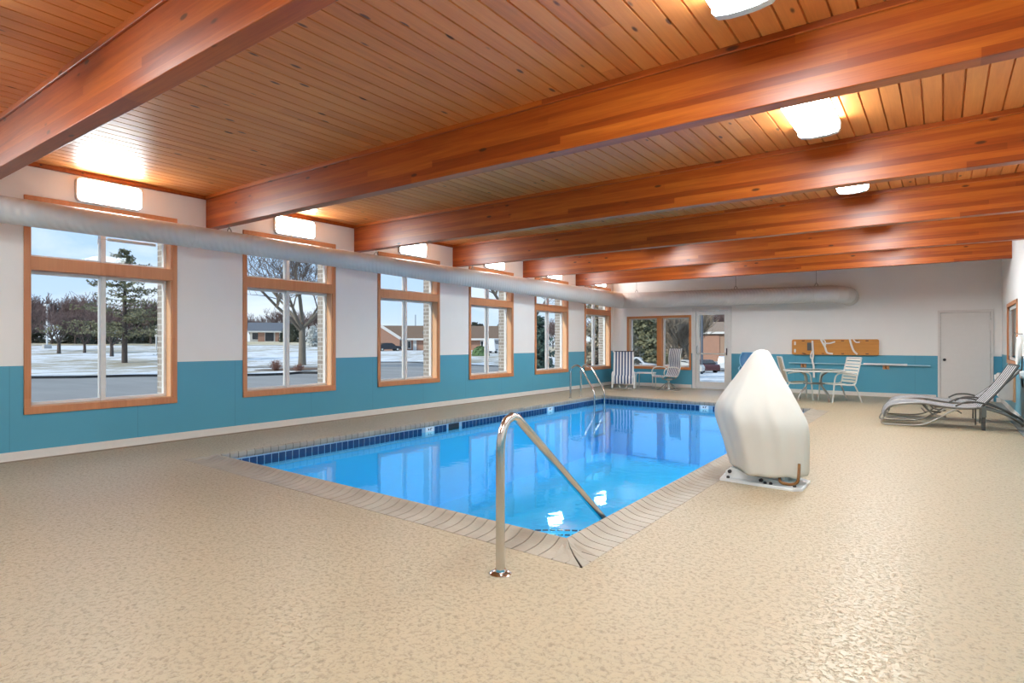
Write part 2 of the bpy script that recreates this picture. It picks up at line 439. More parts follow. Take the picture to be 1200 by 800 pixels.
struct(MB().box(XL-.15, XR+.15, YB-.15, YB, 0, ZC), 'wall_back', M['wall_f'], 'end wall behind the viewer', 'wall', ang=0)

# ceiling of grooved planks, roof above
mb = MB(); w = .1445; g = .007; nP = int((XR-XL)/w)+1
x = XL; prof = []
for i in range(nP):
    a, b = i*w, (i+1)*w
    x0, x1 = math.floor(XL/w)*w + a, math.floor(XL/w)*w + b
    prof += [(x0+.002, ZC+.022), (x0+g+.001, ZC), (x1-g, ZC), (x1-.002, ZC+.022)]
rowA = [(px, YB, pz) for px, pz in prof]; rowB = [(px, YF+.1, pz) for px, pz in prof]
mb.loft([rowA, rowB], False, 0, False)
mb.box(XL-.1, XR+.1, YB, YF+.1, ZC+.024, ZC+.07)
o = struct(mb, 'ceiling', M['plank'], 'ceiling of narrow varnished planks', 'ceiling', ang=0, fix=False)
struct(MB().box(XL-.6, XR+.6, YB-.5, YF+.7, ZC+.15, ZC+.35), 'roof', M['trimw'], 'flat roof over the pool hall', 'roof', ang=0)
# wood strip along the top of the left and far walls
for k, (a, b) in enumerate([(XL, XL+.02)]):
    struct(MB().box(a, b, YB, YF, ZC-.055, ZC), 'trim_1', M['beam'], 'brown timber strip along the top of the window wall', 'trim', ang=0)
BY = [1.675+BAY*k for k in range(-1, 6)]
for k, y in enumerate(BY):
    mb = MB().box(XL-.05, XR+.05, y, y+.135, 2.98, ZC-.04)
    mb.box(XL-.05, XR+.05, y-.02, y+.155, ZC-.05, ZC+.005)
    nb = ['first', 'second', 'third', 'fourth', 'fifth', 'sixth', 'last']
    o = struct(mb, 'ceiling_beam', M['beam'], '%s varnished timber ceiling beam counting away from the viewer' % nb[k], 'beam', bevel=.006)
# baseboards
struct(MB().box(XL, XL+.018, YB, YF, 0, .10).box(XL, XL+.03, YB, YF, 0, .012), 'baseboard_left', M['base'], 'pale base strip below the window wall', 'baseboard', bevel=.004)
struct(MB().box(XL, D1[0]-.03, YF-.018, YF, 0, .10).box(D1[1]+.03, D2[0]-.03, YF-.018, YF, 0, .10).box(D2[1]+.05, XR, YF-.018, YF, 0, .10), 'baseboard_far', M['base'], 'pale base strip below the far wall', 'baseboard', bevel=.004)
struct(MB().box(XL+.03, XL+.12, YB, YF-.02, 0, .003), 'trim_2', M['brownstrip'], 'brown strip on the deck along the window wall', 'trim', ang=0)  # flat brown strip laid on the deck at the wall foot
struct(MB().box(XR-.018, XR, YB, YF, 0, .10), 'baseboard_right', M['base'], 'pale base strip below the right wall', 'baseboard', bevel=.004)

# ------------------------------------------------------------------ windows
def window_left(k, a, b):
    z0, z1 = WZ0, WZ1; cw = .062
    mb = MB(); xa, xb = XL-.01, XL+.022
    mb.box(xa, xb, a, a+cw, z0, z1); mb.box(xa, xb, b-cw, b, z0, z1)
    mb.box(xa, xb+.002, a, b, z1-.06, z1+.004); mb.box(xa, xb+.004, a, b, z0, z0+.085)
    root = struct(mb, 'window_%d' % k, M['casing'], 'timber framed window number %d along the left wall from the viewer' % k, 'window', bevel=.003)
    ya, yb, za, zb = a+inset, b-inset, z0+.075, z1-.055
    l = MB(); d0, d1 = XL-.14, XL-.005; th = .018
    l.box(d0, d1, ya, ya+th, za, zb); l.box(d0, d1, yb-th, yb, za, zb); l.box(d0, d1, ya, yb, za, za+th); l.box(d0, d1, ya, yb, zb-th, zb)
    l.build('jamb_liner', M['liner'], root)
    MB().box(XL-.14, XL+.018, ya, yb, 2.195, 2.35).build('transom_rail', M['casing'], root, bevel=.003)
    f = MB(); x0, x1 = XL-.20, XL-.135; q = .035
    ym = (ya+yb)/2
    for zA, zB in ((za+th, 2.195), (2.35, zb-th)):
        f.box(x0, x1, ya+th, ya+th+q, zA, zB); f.box(x0, x1, yb-th-q, yb-th, zA, zB)
        f.box(x0+.003, x1+.003, ya+th+.001, yb-th-.001, zA+.001, zA+q); f.box(x0+.003, x1+.003, ya+th+.001, yb-th-.001, zB-q, zB-.001); f.box(x0-.01, x1+.02, ym-.03, ym+.03, zA, zB)
    sash = f.build('sash_frame', M['vinyl'], root, bevel=.004)
    for zA, zB in ((za+th+q, 2.195-q), (2.35+q, zb-th-q)):
        for yA, yB in ((ya+th+q, ym-.03), (ym+.03, yb-th-q)):
            MB().box(XL-.172, XL-.166, yA, yB, zA, zB).build('pane', M['glass'], sash, ang=0)
    if k == 1:
        c = MB().box(XL-.132, XL-.10, ym+.05, ym+.62, 2.655, 2.69); c.tube([(XL-.115, ym-.06, 2.60), (XL-.115, ym-.06, 2.66), (XL-.115, ym+.06, 2.672)], .006, 6)
        c.build('reflection_bar', M['greyf'], root)  # solid bar standing in for a lamp reflected in the upper pane
    return root
for k, (a, b) in enumerate(WINS): window_left(k if k else 8, a, b)

# far wall double window
mb = MB(); xa, xb, za, zb = F7; ya, yb = YF-.022, YF+.01
mb.box(xa, xa+.06, ya, yb, za, zb); mb.box(xb-.06, xb, ya, yb, za, zb); mb.box(xa, xb, ya-.003, yb, zb-.06, zb); mb.box(xa, xb, ya-.004, yb, za, za+.075)
xm = -7.02
w7 = struct(mb, 'window_7', M['casing_far'], 'double timber window in the far wall', 'window', bevel=.003)
l = MB()
for p in ((xa+.05, xa+.07), (xb-.07, xb-.05)): l.box(p[0], p[1], YF, YF+.14, za+.06, zb-.05)
l.box(xa+.05, xb-.05, YF, YF+.14, za+.06, za+.078); l.box(xa+.05, xb-.05, YF, YF+.14, zb-.068, zb-.05)
l.build('jamb_liner', M['liner'], w7)
MB().box(xm-.075, xm+.075, YF-.02, YF+.14, za+.06, zb-.05).build('mullion', M['casing_far'], w7, bevel=.003)
f = MB(); pn = []
for p, q in ((xa+.07, xm-.075), (xm+.075, xb-.07)):
    for c in ((p, p+.045), (q-.03, q)): f.box(c[0], c[1], YF+.12, YF+.18, za+.078, zb-.068)
    f.box(p+.001, q-.001, YF+.117, YF+.177, za+.079, za+.12); f.box(p+.001, q-.001, YF+.117, YF+.177, zb-.098, zb-.069); pn.append((p+.045, q-.03))
sash = f.build('sash_frame', M['vinyl'], w7)
for p, q in pn: MB().box(p, q, YF+.15, YF+.156, za+.12, zb-.098).build('pane', M['glass'], sash, ang=0)

# glass door
mb = MB(); a, b, _, z = D1; y0, y1 = YF-.03, YF+.12
mb.box(a, a+.09, y0, y1, 0, z); mb.box(b-.09, b, y0, y1, 0, z); mb.box(a-.002, b+.002, y0-.004, y1-.003, z-.088, z+.002); mb.box(a+.003, b-.003, y0+.03, y1, 0, .02)
d1 = struct(mb, 'door_1', M['vinyl'], 'white framed glass door in the far wall', 'door', ang=0)
lf = MB(); p, q = a+.10, b-.10
for x0, x1, z0, z1, e in ((p, p+.10, .03, z-.10, 0), (q-.10, q, .03, z-.10, 0), (p+.002, q-.002, .032, .20, .003), (p+.002, q-.002, z-.21, z-.102, .003)): lf.box(x0, x1, YF-e, YF+.05-2*e, z0, z1)
leaf = lf.build('door_leaf', M['vinyl'], d1, ang=0)
MB().box(p+.10, q-.10, YF+.02, YF+.028, .20, z-.21).build('pane', M['glass'], leaf, ang=0)
MB().box(p+.06, q-.06, YF-.035, YF-.01, 1.0, 1.035).box(p+.06, p+.1, YF-.03, YF+.005, .98, 1.055).box(q-.1, q-.06, YF-.03, YF+.005, .98, 1.055).build('push_bar', M['greyf'], leaf)
MB().tube([(p+.04, YF+.005, 1.0), (p+.04, YF-.05, 1.03), (p+.04, YF-.05, 1.22), (p+.04, YF+.005, 1.25)], .012, 8).build('pull_handle', M['steel'], leaf)
MB().box(q-.045, q-.02, YF-.02, YF+.005, .98, 1.18).build('latch', M['bolt'], leaf)

# white door
mb = MB(); a, b, _, z = D2
mb.box(a, a+.05, YF-.03, YF+.12, 0, z); mb.box(b-.05, b, YF-.03, YF+.12, 0, z); mb.box(a-.002, b+.002, YF-.034, YF+.117, z-.05, z+.002)
d2 = struct(mb, 'door_2', M['door'], 'plain white door in the far wall near the right corner', 'door', bevel=.003)
leaf = MB().box(a+.055, b-.055, YF-.012, YF+.035, .012, z-.056).build('door_leaf', M['door'], d2, bevel=.003)
kn = MB(); kn.loft([[(a+.13+r*cos(t), YF-.012-yy, .94+r*sin(t)) for t in [2*pi*j/14 for j in range(14)]] for r, yy in ((.032, 0), (.032, .008), (.012, .012), (.012, .035), (.026, .045), (.03, .058), (.022, .07))])
kn.build('door_knob', M['bolt'], leaf)
for zz in (.25, 1.05, 1.85): MB().box(b-.062, b-.035, YF-.04, YF-.02, zz-.05, zz+.05).build('hinge', M['greyf'], d2)
MB().box(b-.075, b-.04, YF-.05, YF-.03, 1.62, 1.86).build('door_closer', M['door'], d2)

# right wall window
mb = MB(); ya, yb, za, zb = W8; x0, x1 = XR-.02, XR+.01
mb.box(x0, x1, ya, ya+.07, za, zb); mb.box(x0, x1, yb-.07, yb, za, zb); mb.box(x0-.003, x1, ya, yb, zb-.07, zb); mb.box(x0-.003, x1, ya, yb, za, za+.07)
w8 = struct(mb, 'window_9', M['casing'], 'timber framed interior window in the right wall', 'window', bevel=.003)
f = MB(); f.box(XR+.02, XR+.06, ya+.07, yb-.07, za+.07, za+.12); f.box(XR+.02, XR+.06, ya+.07, yb-.07, zb-.14, zb-.07); f.box(XR+.02, XR+.06, ya+.07, ya+.12, za+.07, zb-.07); f.box(XR+.02, XR+.06, yb-.12, yb-.07, za+.07, zb-.07)
f.build('sash_frame', M['vinyl'], w8)
MB().box(XR+.035, XR+.041, ya+.12, yb-.12, za+.12, zb-.14).build('pane', M['glass'], w8, ang=0)
struct(MB().box(XR+.16, XR+.9, ya-.1, yb+.5, za-.1, za-.05).box(XR+.85, XR+.9, ya-.1, yb+.5, za-.1, zb+.1).box(XR+.16, XR+.9, yb+.45, yb+.5, za-.1, zb+.1).box(XR+.16, XR+.9, ya-.1, ya-.05, za-.1, zb+.1).box(XR+.16, XR+.9, ya-.1, yb+.5, zb+.05, zb+.1), 'wall_office', M['heater'], 'dim room wall seen through the right hand window', 'wall', ang=0)

# ------------------------------------------------------------------ pool
mb = MB(); zb_ = -1.35
I4, O4 = offs(0), offs(.25); z3 = lambda P, z: [p+Vector((0, 0, z)) for p in P]
mb.loft([z3(O4, zb_-.15), z3(O4, zb_)], True)
for i in range(4):
    P = [I4[i], I4[(i+1) % 4], O4[(i+1) % 4], O4[i]]; mb.loft([z3(P, zb_), z3(P, -.035)], True)
struct(mb, 'pool_basin', M['basin'], 'blue plastered pool basin under the water', 'pool', ang=0)
# corner steps with dark tile rows on the nosing
mb = MB(); cx, cy = PX1, PY0
def quarter(r, n=28): return [(cx+r*cos(pi/2+pi/2*j/n), cy+r*sin(pi/2+pi/2*j/n)) for j in range(n+1)]
for r, z in ((1.46, -.35), (1.80, -.66), (2.12, -.98)):
    P = [(cx, cy)]+quarter(r)
    mb.loft([[(x, y, zb_) for x, y in P], [(x, y, z) for x, y in P]], True)
steps = struct(mb, 'pool_steps', M['basin'], 'rounded steps under the water in the near corner of the pool', 'steps', ang=30)
mb = MB()
for r in (1.445, 1.315):
    n = 34
    for j in range(n):
        a0, a1 = pi/2+pi/2*(j+.12)/n, pi/2+pi/2*(j+.88)/n
        P = [(cx+q*cos(t), cy+q*sin(t)) for q, t in ((r, a0), (r, a1), (r-.025, a1), (r-.025, a0))]
        mb.loft([[(x, y, -.352) for x, y in P], [(x, y, -.343) for x, y in P]], True)
mb.build('nosing_tile', M['tile'], steps, ang=0)
# water
mb = MB(); mb.add([(p.x, p.y, -.11) for p in offs(0)], [(0, 1, 2, 3)])
struct(mb, 'pool_water', M['water'], 'calm blue water filling the indoor pool', 'water', ang=0)
# coping bricks with a raised lip
sides = []
for i in range(4):
    a, b = Vector(((PA, PB, PC, PD)[i][0], (PA, PB, PC, PD)[i][1], 0)), Vector(((PB, PC, PD, PA)[i][0], (PB, PC, PD, PA)[i][1], 0))
    u = (b-a).normalized(); sides.append((a, u, Vector((u.y, -u.x, 0)), (b-a).length))
CPROF = [(.0, -.03), (-.012, -.005), (-.013, .032), (-.010, .045), (-.003, .052), (.006, .055), (.016, .054), (.028, .050), (.042, .043), (.058, .034), (.076, .026), (.098, .019), (.125, .013), (.155, .009), (.19, .007), (.23, .005), (CW-.004, .004), (CW, .001), (CW, -.05)]
mb = MB()
for o_, u, nrm, L in sides:
    n = int((L+2*CW)/.104); st = (L+2*CW)/n
    for i in range(n):
        s0, s1 = -CW+i*st+.0045, -CW+(i+1)*st-.0045
        A, B = [], []
        for d, z in CPROF:
            lo, hi = -d+.001, L+d-.001
            a, b = min(max(s0, lo), hi), min(max(s1, lo), hi)
            A.append(o_+u*a+nrm*d+Vector((0, 0, z))); B.append(o_+u*b+nrm*d+Vector((0, 0, z)))
        mb.loft([A, B], True)
mb.clean = True
cop = struct(mb, 'pool_coping', M['coping'], 'ring of grey brown curved coping bricks around the pool', 'coping', ang=0)
mb = MB()
for o_, u, nrm, L in sides:
    P = [(d+.006 if d < .02 else d, z-.007) for d, z in CPROF]
    mb.loft([[o_+u*(-d)+nrm*d+Vector((0, 0, z)) for d, z in P], [o_+u*(L+d)+nrm*d+Vector((0, 0, z)) for d, z in P]], True)
mb.build('grout', M['grout'], cop, ang=40)
# waterline tiles
mb = MB(); gb = MB()
LD, LC = (Vector((*PD, 0))-Vector((*PA, 0))).length, (Vector((*PD, 0))-Vector((*PC, 0))).length
gapsM = {3: [(PD[1]-7.168, PD[1]-6.968, 'm'), (PD[1]-7.80, PD[1]-7.53, 's'), (PD[1]-10.84, PD[1]-10.66, 'm')], 2: [(PC[0]+4.139, PC[0]+4.327, 'm')]}
marks = []
for si, (o_, u, nrm, L) in enumerate(sides):
    gb.loft([[o_+u*0+nrm*q+Vector((0, 0, z)) for q, z in ((-.004, -.2), (-.004, -.03), (.02, -.03), (.02, -.2))], [o_+u*L+nrm*q+Vector((0, 0, z)) for q, z in ((-.004, -.2), (-.004, -.03), (.02, -.03), (.02, -.2))]], True)
    n = int(L/.098); st = L/n
    for i in range(n):
        a, b = i*st+.006, (i+1)*st-.006
        if any(a < g1 and b > g0 for g0, g1, _ in gapsM.get(si, [])): continue
        mb.loft([[o_+u*t_+nrm*q+Vector((0, 0, z)) for q, z in ((-.008, -.155), (-.008, -.042), (.0, -.042), (.0, -.155))] for t_ in (a, b)], True)
    for g0, g1, kind in gapsM.get(si, []): marks.append((o_, u, nrm, g0, g1, kind))
tl = struct(gb, 'waterline_tile', M['tilegrout'], 'band of navy tiles along the waterline', 'tiles', ang=0)
mb.build('navy_tile', M['tile'], tl, ang=0)
mlabels = ['white depth marker tile beside the black skimmer slot', 'white depth marker tile between the skimmer and the ladder', 'white depth marker tile at the far end of the pool']
mi = 0
for o_, u, nrm, g0, g1, kind in sorted(marks, key=lambda q: (q[0].y, -q[3]) if abs(q[1].x) < .5 else (99, 0)):
    q = lambda a, b, d0, d1, z0, z1: [[o_+u*t_+nrm*d+Vector((0, 0, z)) for d, z in ((d0, z0), (d0, z1), (d1, z1), (d1, z0))] for t_ in (a, b)]
    if kind == 's':
        b = MB().loft(q(g0, g1, -.006, .0, -.15, -.036), True); ob = b.build('skimmer', M['black'], None, ang=0)
        for s_ in (-.0,): MB().loft(q(g0+.01, g1-.01, -.014, -.006, -.06, -.052), True).build('weir_bar', M['bolt'], ob, ang=0)
        tag(ob, 'black skimmer slot in the tile band of the left pool edge', 'skimmer')
for k, (o_, u, nrm, g0, g1, kind) in enumerate([m_ for m_ in sorted(marks, key=lambda q: (0, -q[3]) if abs(q[1].y) > .5 else (1, 0)) if m_[5] == 'm']):
    q = lambda a, b, d0, d1, z0, z1: [[o_+u*t_+nrm*d+Vector((0, 0, z)) for d, z in ((d0, z0), (d0, z1), (d1, z1), (d1, z0))] for t_ in (a, b)]
    b = MB().loft(q(g0+.004, g1-.004, -.010, .0, -.15, -.034), True); ob = b.build('depth_marker', M['whitetile'], None, ang=0)
    w_ = g1-g0; mk = MB()     # dark dot and hooked stroke, read right way round from the water
    fl = (lambda a, b: (g1-b*w_, g1-a*w_)) if False else (lambda a, b: (g1-b*w_, g1-a*w_))
    for a, b, z0, z1 in ((.32, .46, -.085, -.058), (.58, .65, -.09, -.05), (.65, .80, -.06, -.05)):
        s0, s1 = fl(a, b); MB().loft(q(s0, s1, -.0125, -.010, z0, z1), True).build('marking', M['bolt'], ob, ang=0)
    tag(ob, mlabels[k], 'depth marker', 'depth markers in the tile band')

# ------------------------------------------------------------------ front handrail and ladder
r_ = thing('handrail', 'bent stainless steel handrail rising from the deck into the near pool corner', 'handrail', (-2.09, 2.765, 0))
pts = [(0, 0, 0), (0, 0, .45), (0, 0, .70), (0, .004, .77), (0, .022, .835), (0, .06, .885), (0, .115, .905), (0, .17, .89), (0, .225, .848)]
pts += [(0, .225+.2*k, .848-.156*k) for k in range(1, 8)]
pts[-1] = (0, 1.66, -.30)
MB().tube(pts, .027, 14).build('rail', M['steel'], r_)
MB().lathe([(.066, .0), (.066, .006), (.055, .014), (.034, .019), (.031, .03), (.028, .03)], n=28).build('base_flange', M['chrome'], r_)
lad = thing('pool_ladder', 'stainless ladder with two hooped rails at the far left of the pool', 'ladder', (-7.0, 12.8, 0))
for k, yy in enumerate((12.50, 13.02)):
    o0 = Vector((-7.0, 12.8, 0)); y = 12.47 if k == 0 else 12.98
    P = [(-7.30, y, 0), (-7.30, y, .55), (-7.29, y, .66), (-7.24, y, .75), (-7.15, y, .795), (-7.06, y, .77), (-6.97, y, .68), (-6.83, y, .46), (-6.71, y, .27), (-6.66, y, .15), (-6.65, y, .0), (-6.65, y, -.9)]
    P = [Vector(p)-o0 for p in P]
    rl = MB().tube(catmull(P, 4), .024, 10).build('rail', M['steel'], lad)
    MB().lathe([(.05, 0), (.05, .008), (.03, .018)], tuple(P[0]), 18).build('base_flange', M['chrome'], rl)
for z in (-.3, -.58, -.86): MB().bar(Vector((-6.65, 12.47, z))-o0, Vector((-6.65, 12.98, z))-o0, .08, .025).build('tread', M['steel'], lad)

# ------------------------------------------------------------------ duct
XD, YD = -8.08, 16.86
duct = thing('air_duct', 'white ribbed air duct hung along the window wall and far wall', 'duct', (XD, YD, 0))
D0 = Vector((XD, YD, 0))
def zc(y): return interp(y, [(-2, 2.77), (4, 2.755), (9, 2.71), (15, 2.655), (17, 2.64)])
def rr(y): return interp(y, [(-2, .145), (6, .145), (9, .175), (15, .228), (17, .24)])
ys = [YB+.01, 0, 2, 4, 6, 7, 8, 9, 10, 11, 12, 13, 14, 15, 16]
P = [Vector((XD, y, zc(y)))-D0 for y in ys]; R = [rr(y) for y in ys]
rings = []
n = 28
def ring_y(y, r, shear=0): return [(XD+r*cos(2*pi*j/n)-D0.x, y+shear*r*cos(2*pi*j/n)-D0.y, zc(y)+r*sin(2*pi*j/n)) for j in range(n)]
def ring_x(x, z, r, shear=0): return [(x+shear*r*cos(2*pi*j/n)-D0.x, YD-r*cos(2*pi*j/n)-D0.y, z+r*sin(2*pi*j/n)) for j in range(n)]
mb = MB(); mb.loft([ring_y(y, rr(y)) for y in ys]+[[(XD+.24*cos(2*pi*j/n)-D0.x, YD-.24*cos(2*pi*j/n)-D0.y, 2.64+.24*sin(2*pi*j/n)) for j in range(n)]], True)
mb.build('window_wall_run', M['duct'], duct)
mb = MB(); mb.loft([[(XD+.24*cos(2*pi*j/n)-D0.x, YD-.24*cos(2*pi*j/n)-D0.y, 2.64+.24*sin(2*pi*j/n)) for j in range(n)]]+[ring_x(x, 2.64-.07*(x+8.08)/5.6, .24-.02*(x+8.08)/5.6) for x in (-7.5, -6.5, -5.5, -4.5, -3.5, -2.62)], True)
mb.build('far_wall_run', M['duct'], duct)
elb = []; rc = .36
elb.append((Vector((-2.62, YD, 2.57)), 0)); elb.append((Vector((-2.36, YD, 2.57)), 0))
for a in (0, 22.5, 45, 67.5, 90): elb.append((Vector((-2.30+rc*sin(radians(a)), YD+rc-rc*cos(radians(a)), 2.57-.05*a/90)), a))
elb.append((Vector((-1.94, YF+.06, 2.50)), 90))
def ering(c, a, r=.222):
    ca, sa = cos(radians(a)), sin(radians(a))
    return [(c.x+r*cos(t)*sa-D0.x, c.y-r*cos(t)*ca-D0.y, c.z+r*sin(t)) for t in [2*pi*j/n for j in range(n)]]
mb = MB(); mb.loft([ering(c, a) for c, a in elb], True)
el = mb.build('elbow', M['ductsm'], duct, ang=15)
for c, a in (elb[0], elb[1], elb[3], elb[5]): MB().loft([ering(c-Vector((.012*cos(radians(a)), .012*sin(radians(a)), 0)), a, .227), ering(c+Vector((.012*cos(radians(a)), .012*sin(radians(a)), 0)), a, .227)], True).build('seam_band', M['ductsm'], el)
mb = MB(); mb.loft([ring_y(y, rr(y)+.008) for y in (14.55, 14.75)], True); mb.build('collar', M['ductsm'], duct)
mb = MB(); mb.loft([ring_y(y, rr(y)+.006) for y in (3.86, 3.90)], True); mb.build('seam_band', M['ductsm'], duct)
for y in BY[1:]:
    yy = y+.07; r = rr(yy)+.006; zt = zc(yy)+r
    h = MB()
    h.tube([(XD, yy, 2.985), (XD, yy, zt+.03)], .008, 6); h.tube([(XD-.06, yy, zt-.012), (XD-.03, yy, zt+.03), (XD, yy, zt+.05), (XD+.03, yy, zt+.03), (XD+.06, yy, zt-.012)], .007, 6)
    h.v = [(a-D0.x, b-D0.y, c) for a, b, c in h.v]
    h.build('hanger', M['wire'], duct)
for x in (-7.55, -4.62, -2.62):
    zt = 2.64-.07*(x+8.08)/5.6+.24-.02*(x+8.08)/5.6
    h = MB().tube([(x, YD, ZC), (x, YD, zt+.06)], .005, 6).tube([(x-.04, YD, zt-.01), (x-.03, YD, zt+.04), (x, YD, zt+.08), (x+.03, YD, zt+.04), (x+.04, YD, zt-.01)], .008, 6)
    h.v = [(a-D0.x, b-D0.y, c) for a, b, c in h.v]
    h.build('hanger', M['wire'], duct)

# ------------------------------------------------------------------ lights
def rrect(w, h, r, n=6):
    P = []
    for cx_, cy_, a0 in ((w/2-r, h/2-r, 0), (-w/2+r, h/2-r, 90), (-w/2+r, -h/2+r, 180), (w/2-r, -h/2+r, 270)):
        for k in range(n+1):
            t_ = radians(a0+90*k/n); P.append((cx_+r*cos(t_), cy_+r*sin(t_)))
    return P
BC = [3.0+BAY*k for k in range(-1, 6)]
wl = None
ordw = ['window beside the viewer', 'first window from the viewer', 'second window from the viewer', 'third window from the viewer', 'fourth window from the viewer', 'fifth window from the viewer', 'last window before the far wall']
for k, y in enumerate(BC):
    lab = 'glowing white wall light with rounded corners above the ' + ordw[k]
    loc = (XL, y+.10, 3.22)
    if wl is None:
        wl = thing('wall_light', lab, 'wall light', loc, 0, 'wall lights above the windows')
        P = rrect(.74, .30, .06); MB().prism(P, lambda a, b: (0, a, b), lambda a, b: (.062, a, b)).build('housing', M['white'], wl)
        P = rrect(.71, .275, .055); Q = rrect(.66, .23, .05)
        MB().loft([[(.058, a, b) for a, b in P], [(.064, a, b) for a, b in P], [(.068, a, b) for a, b in Q]], True).build('diffuser', M['lamp_wall'], wl)
    else: dup(wl, loc, 0, lab)
cl = None
ordc = ['behind the nearest beam', 'at the top edge between the first two beams', 'lit between the second and third beams', 'half hidden between the third and fourth beams', 'between the fourth and fifth beams', 'between the fifth and sixth beams', 'between the last beam and the far wall']
for k, y in enumerate(BC[:6]):
    lab = 'added unseen white ceiling light with curved diffuser ' + ordc[k]
    loc = (-.96, y, ZC)
    if cl is None:
        cl = thing('ceiling_light', lab, 'ceiling light', loc, 0, 'ceiling lights on the planks')
        prof = [(-.175, -.02), (-.172, -.085), (-.15, -.106), (-.08, -.117), (0, -.12), (.08, -.117), (.15, -.106), (.172, -.085), (.175, -.02)]
        MB().prism(prof+[], lambda a, b: (a, -.64, b), lambda a, b: (a, .64, b)).build('diffuser', M['lamp_ceil'], cl)
        MB().box(-.175, .175, -.70, .70, -.022, 0).build('housing', M['white'], cl, bevel=.003)
        for sgn in (-1, 1):
            e = [(a*1.05, b*1.16 if b < -.03 else b) for a, b in prof]; cap = MB().prism(e, lambda a, b: (a, sgn*.64, b), lambda a, b: (a, sgn*.70, b)).build('end_cap', M['greyf'], cl)
            sc = MB(); yy = sgn*.703
            sc.tube([(-.15, yy, -.10), (-.08, yy, -.12), (-.02, yy, -.10), (0, yy, -.085), (.02, yy, -.10), (.08, yy, -.12), (.15, yy, -.10)], .004, 6)
            sc.tube([(.018*cos(t_), yy, -.062+.018*sin(t_)) for t_ in [2*pi*j/12 for j in range(12)]], .004, 6, True)
            sc.build('scroll', M['wire'], cap)
    else: dup(cl, loc, 0, lab)
for y, lab in ((10.97, 'between the fourth and fifth beams, on the pool side'), (13.62, 'between the fifth and sixth beams, on the pool side'), (.345, 'behind the nearest beam, on the window side')):  # second column added out of view to brighten the left floor and far end
    dup(cl, (-5.0, y, ZC), 0, 'added unseen white ceiling light with curved diffuser '+lab)

# ------------------------------------------------------------------ pool lift under its cover
lift = thing('pool_lift', 'pool lift hidden under a peaked off white canvas cover', 'pool lift', (-1.40, 6.10, 0))
pl = MB(); P = [(-.37, -.20), (.30, -.26), (.37, -.20), (.37, .20), (.30, .25), (-.30, .25), (-.40, .06)]
pl.loft([[(a, b, 0) for a, b in P], [(a, b, .02) for a, b in P], [(a*.985, b*.97, .026) for a, b in P]], True)
base = pl.build('base_plate', M['lift'], lift)
arm = MB()
arm.prism([(-.34, .02), (-.33, .09), (-.29, .125), (-.23, .12), (-.12, .075), (.0, .06), (.28, .05), (.28, .02)], lambda a, b: (a, -.13, b), lambda a, b: (a, -.10, b))
arm.prism([(-.34, .02), (-.33, .09), (-.29, .125), (-.23, .12), (-.12, .075), (.0, .06), (.28, .05), (.28, .02)], lambda a, b: (a, .10, b), lambda a, b: (a, .13, b))
arm.box(-.1, .2, -.1, .1, .02, .16)
arm.build('mounting_bracket', M['lift'], lift)
for a, b, z in ((-.29, -.14, .088), (.0, -.14, .04), (-.30, -.16, .035), (.1, -.20, .035), (.05, -.2, .033), (.30, -.18, .035)):
    s_ = MB()
    if z > .038: s_.loft([[(a+.018*cos(t_), b-yy, z+.018*sin(t_)) for t_ in [2*pi*j/10 for j in range(10)]] for yy in (-.02, .012)], True)
    else: s_.lathe([(.016, -.015), (.016, .006), (.009, .012)], (a, b, z), 10)
    s_.build('bolt', M['bolt'], lift)
hd = MB().tube(catmull([(.17, -.16, .20), (.175, -.19, .10), (.19, -.22, .065), (.24, -.235, .055), (.30, -.24, .062), (.335, -.24, .09), (.345, -.23, .15), (.34, -.18, .24)], 5), .0135, 10)
hd.build('bent_handle', M['rust'], lift)
MB().tube([(0, 0, .03), (0, 0, 1.0)], .06, 14).build('mast', M['lift'], lift)
# the cover: an off centre tent whose outline leans out over the pool, with long soft folds
prof = [(1.278, -.06, -.006), (1.266, -.10, .032), (1.235, -.125, .05), (1.18, -.165, .078), (1.10, -.215, .115), (1.0, -.285, .165), (.90, -.36, .22), (.80, -.43, .27), (.72, -.472, .31), (.66, -.478, .34), (.58, -.462, .38), (.48, -.425, .388), (.38, -.388, .388), (.28, -.36, .388), (.20, -.34, .386), (.15, -.325, .383)]
n = 144; rings = []
for i, (z, a, b) in enumerate(prof):
    f = i/(len(prof)-1); ring = []; cx_, hw = (a+b)/2, (b-a)/2
    for j in range(n):
        t_ = 2*pi*j/n; st2 = abs(sin(t_))
        fold = (.075*sin(4*t_+1.6+.5*f)+.05*sin(7*t_+2.6-.6*f)+.016*sin(17*t_+1.1))*min(1, 1.6*f)*st2**.8
        k = 1+fold; q = abs(cos(t_))**.9*(1 if cos(t_) > 0 else -1)
        x_ = cx_+hw*q*(1+fold*.25); y_ = (hw*.78+.01)*k*sin(t_)
        zz = z-(.045*f*f*max(0, sin(t_+.15)*-1))*(1 if i >= len(prof)-3 else 0)
        if i >= len(prof)-2: zz += .008*sin(5*t_+.5)+.006*sin(11*t_)+.03*cos(t_-pi)
        ring.append((x_, y_+.03, zz))
    rings.append(ring)
mb = MB(); o0 = len(mb.v)
mb.loft(rings, False)
top = len(mb.v); mb.v.append((-.035, .03, 1.283))
for j in range(n): mb.face((o0+j, o0+(j+1) % n, top))
cov = mb.build('canvas_cover', M['canvas'], lift, ang=180)
sm = cov.modifiers.new('s', 'SUBSURF'); sm.levels = 1; sm.render_levels = 1
so = cov.modifiers.new('t', 'SOLIDIFY'); so.thickness = .004

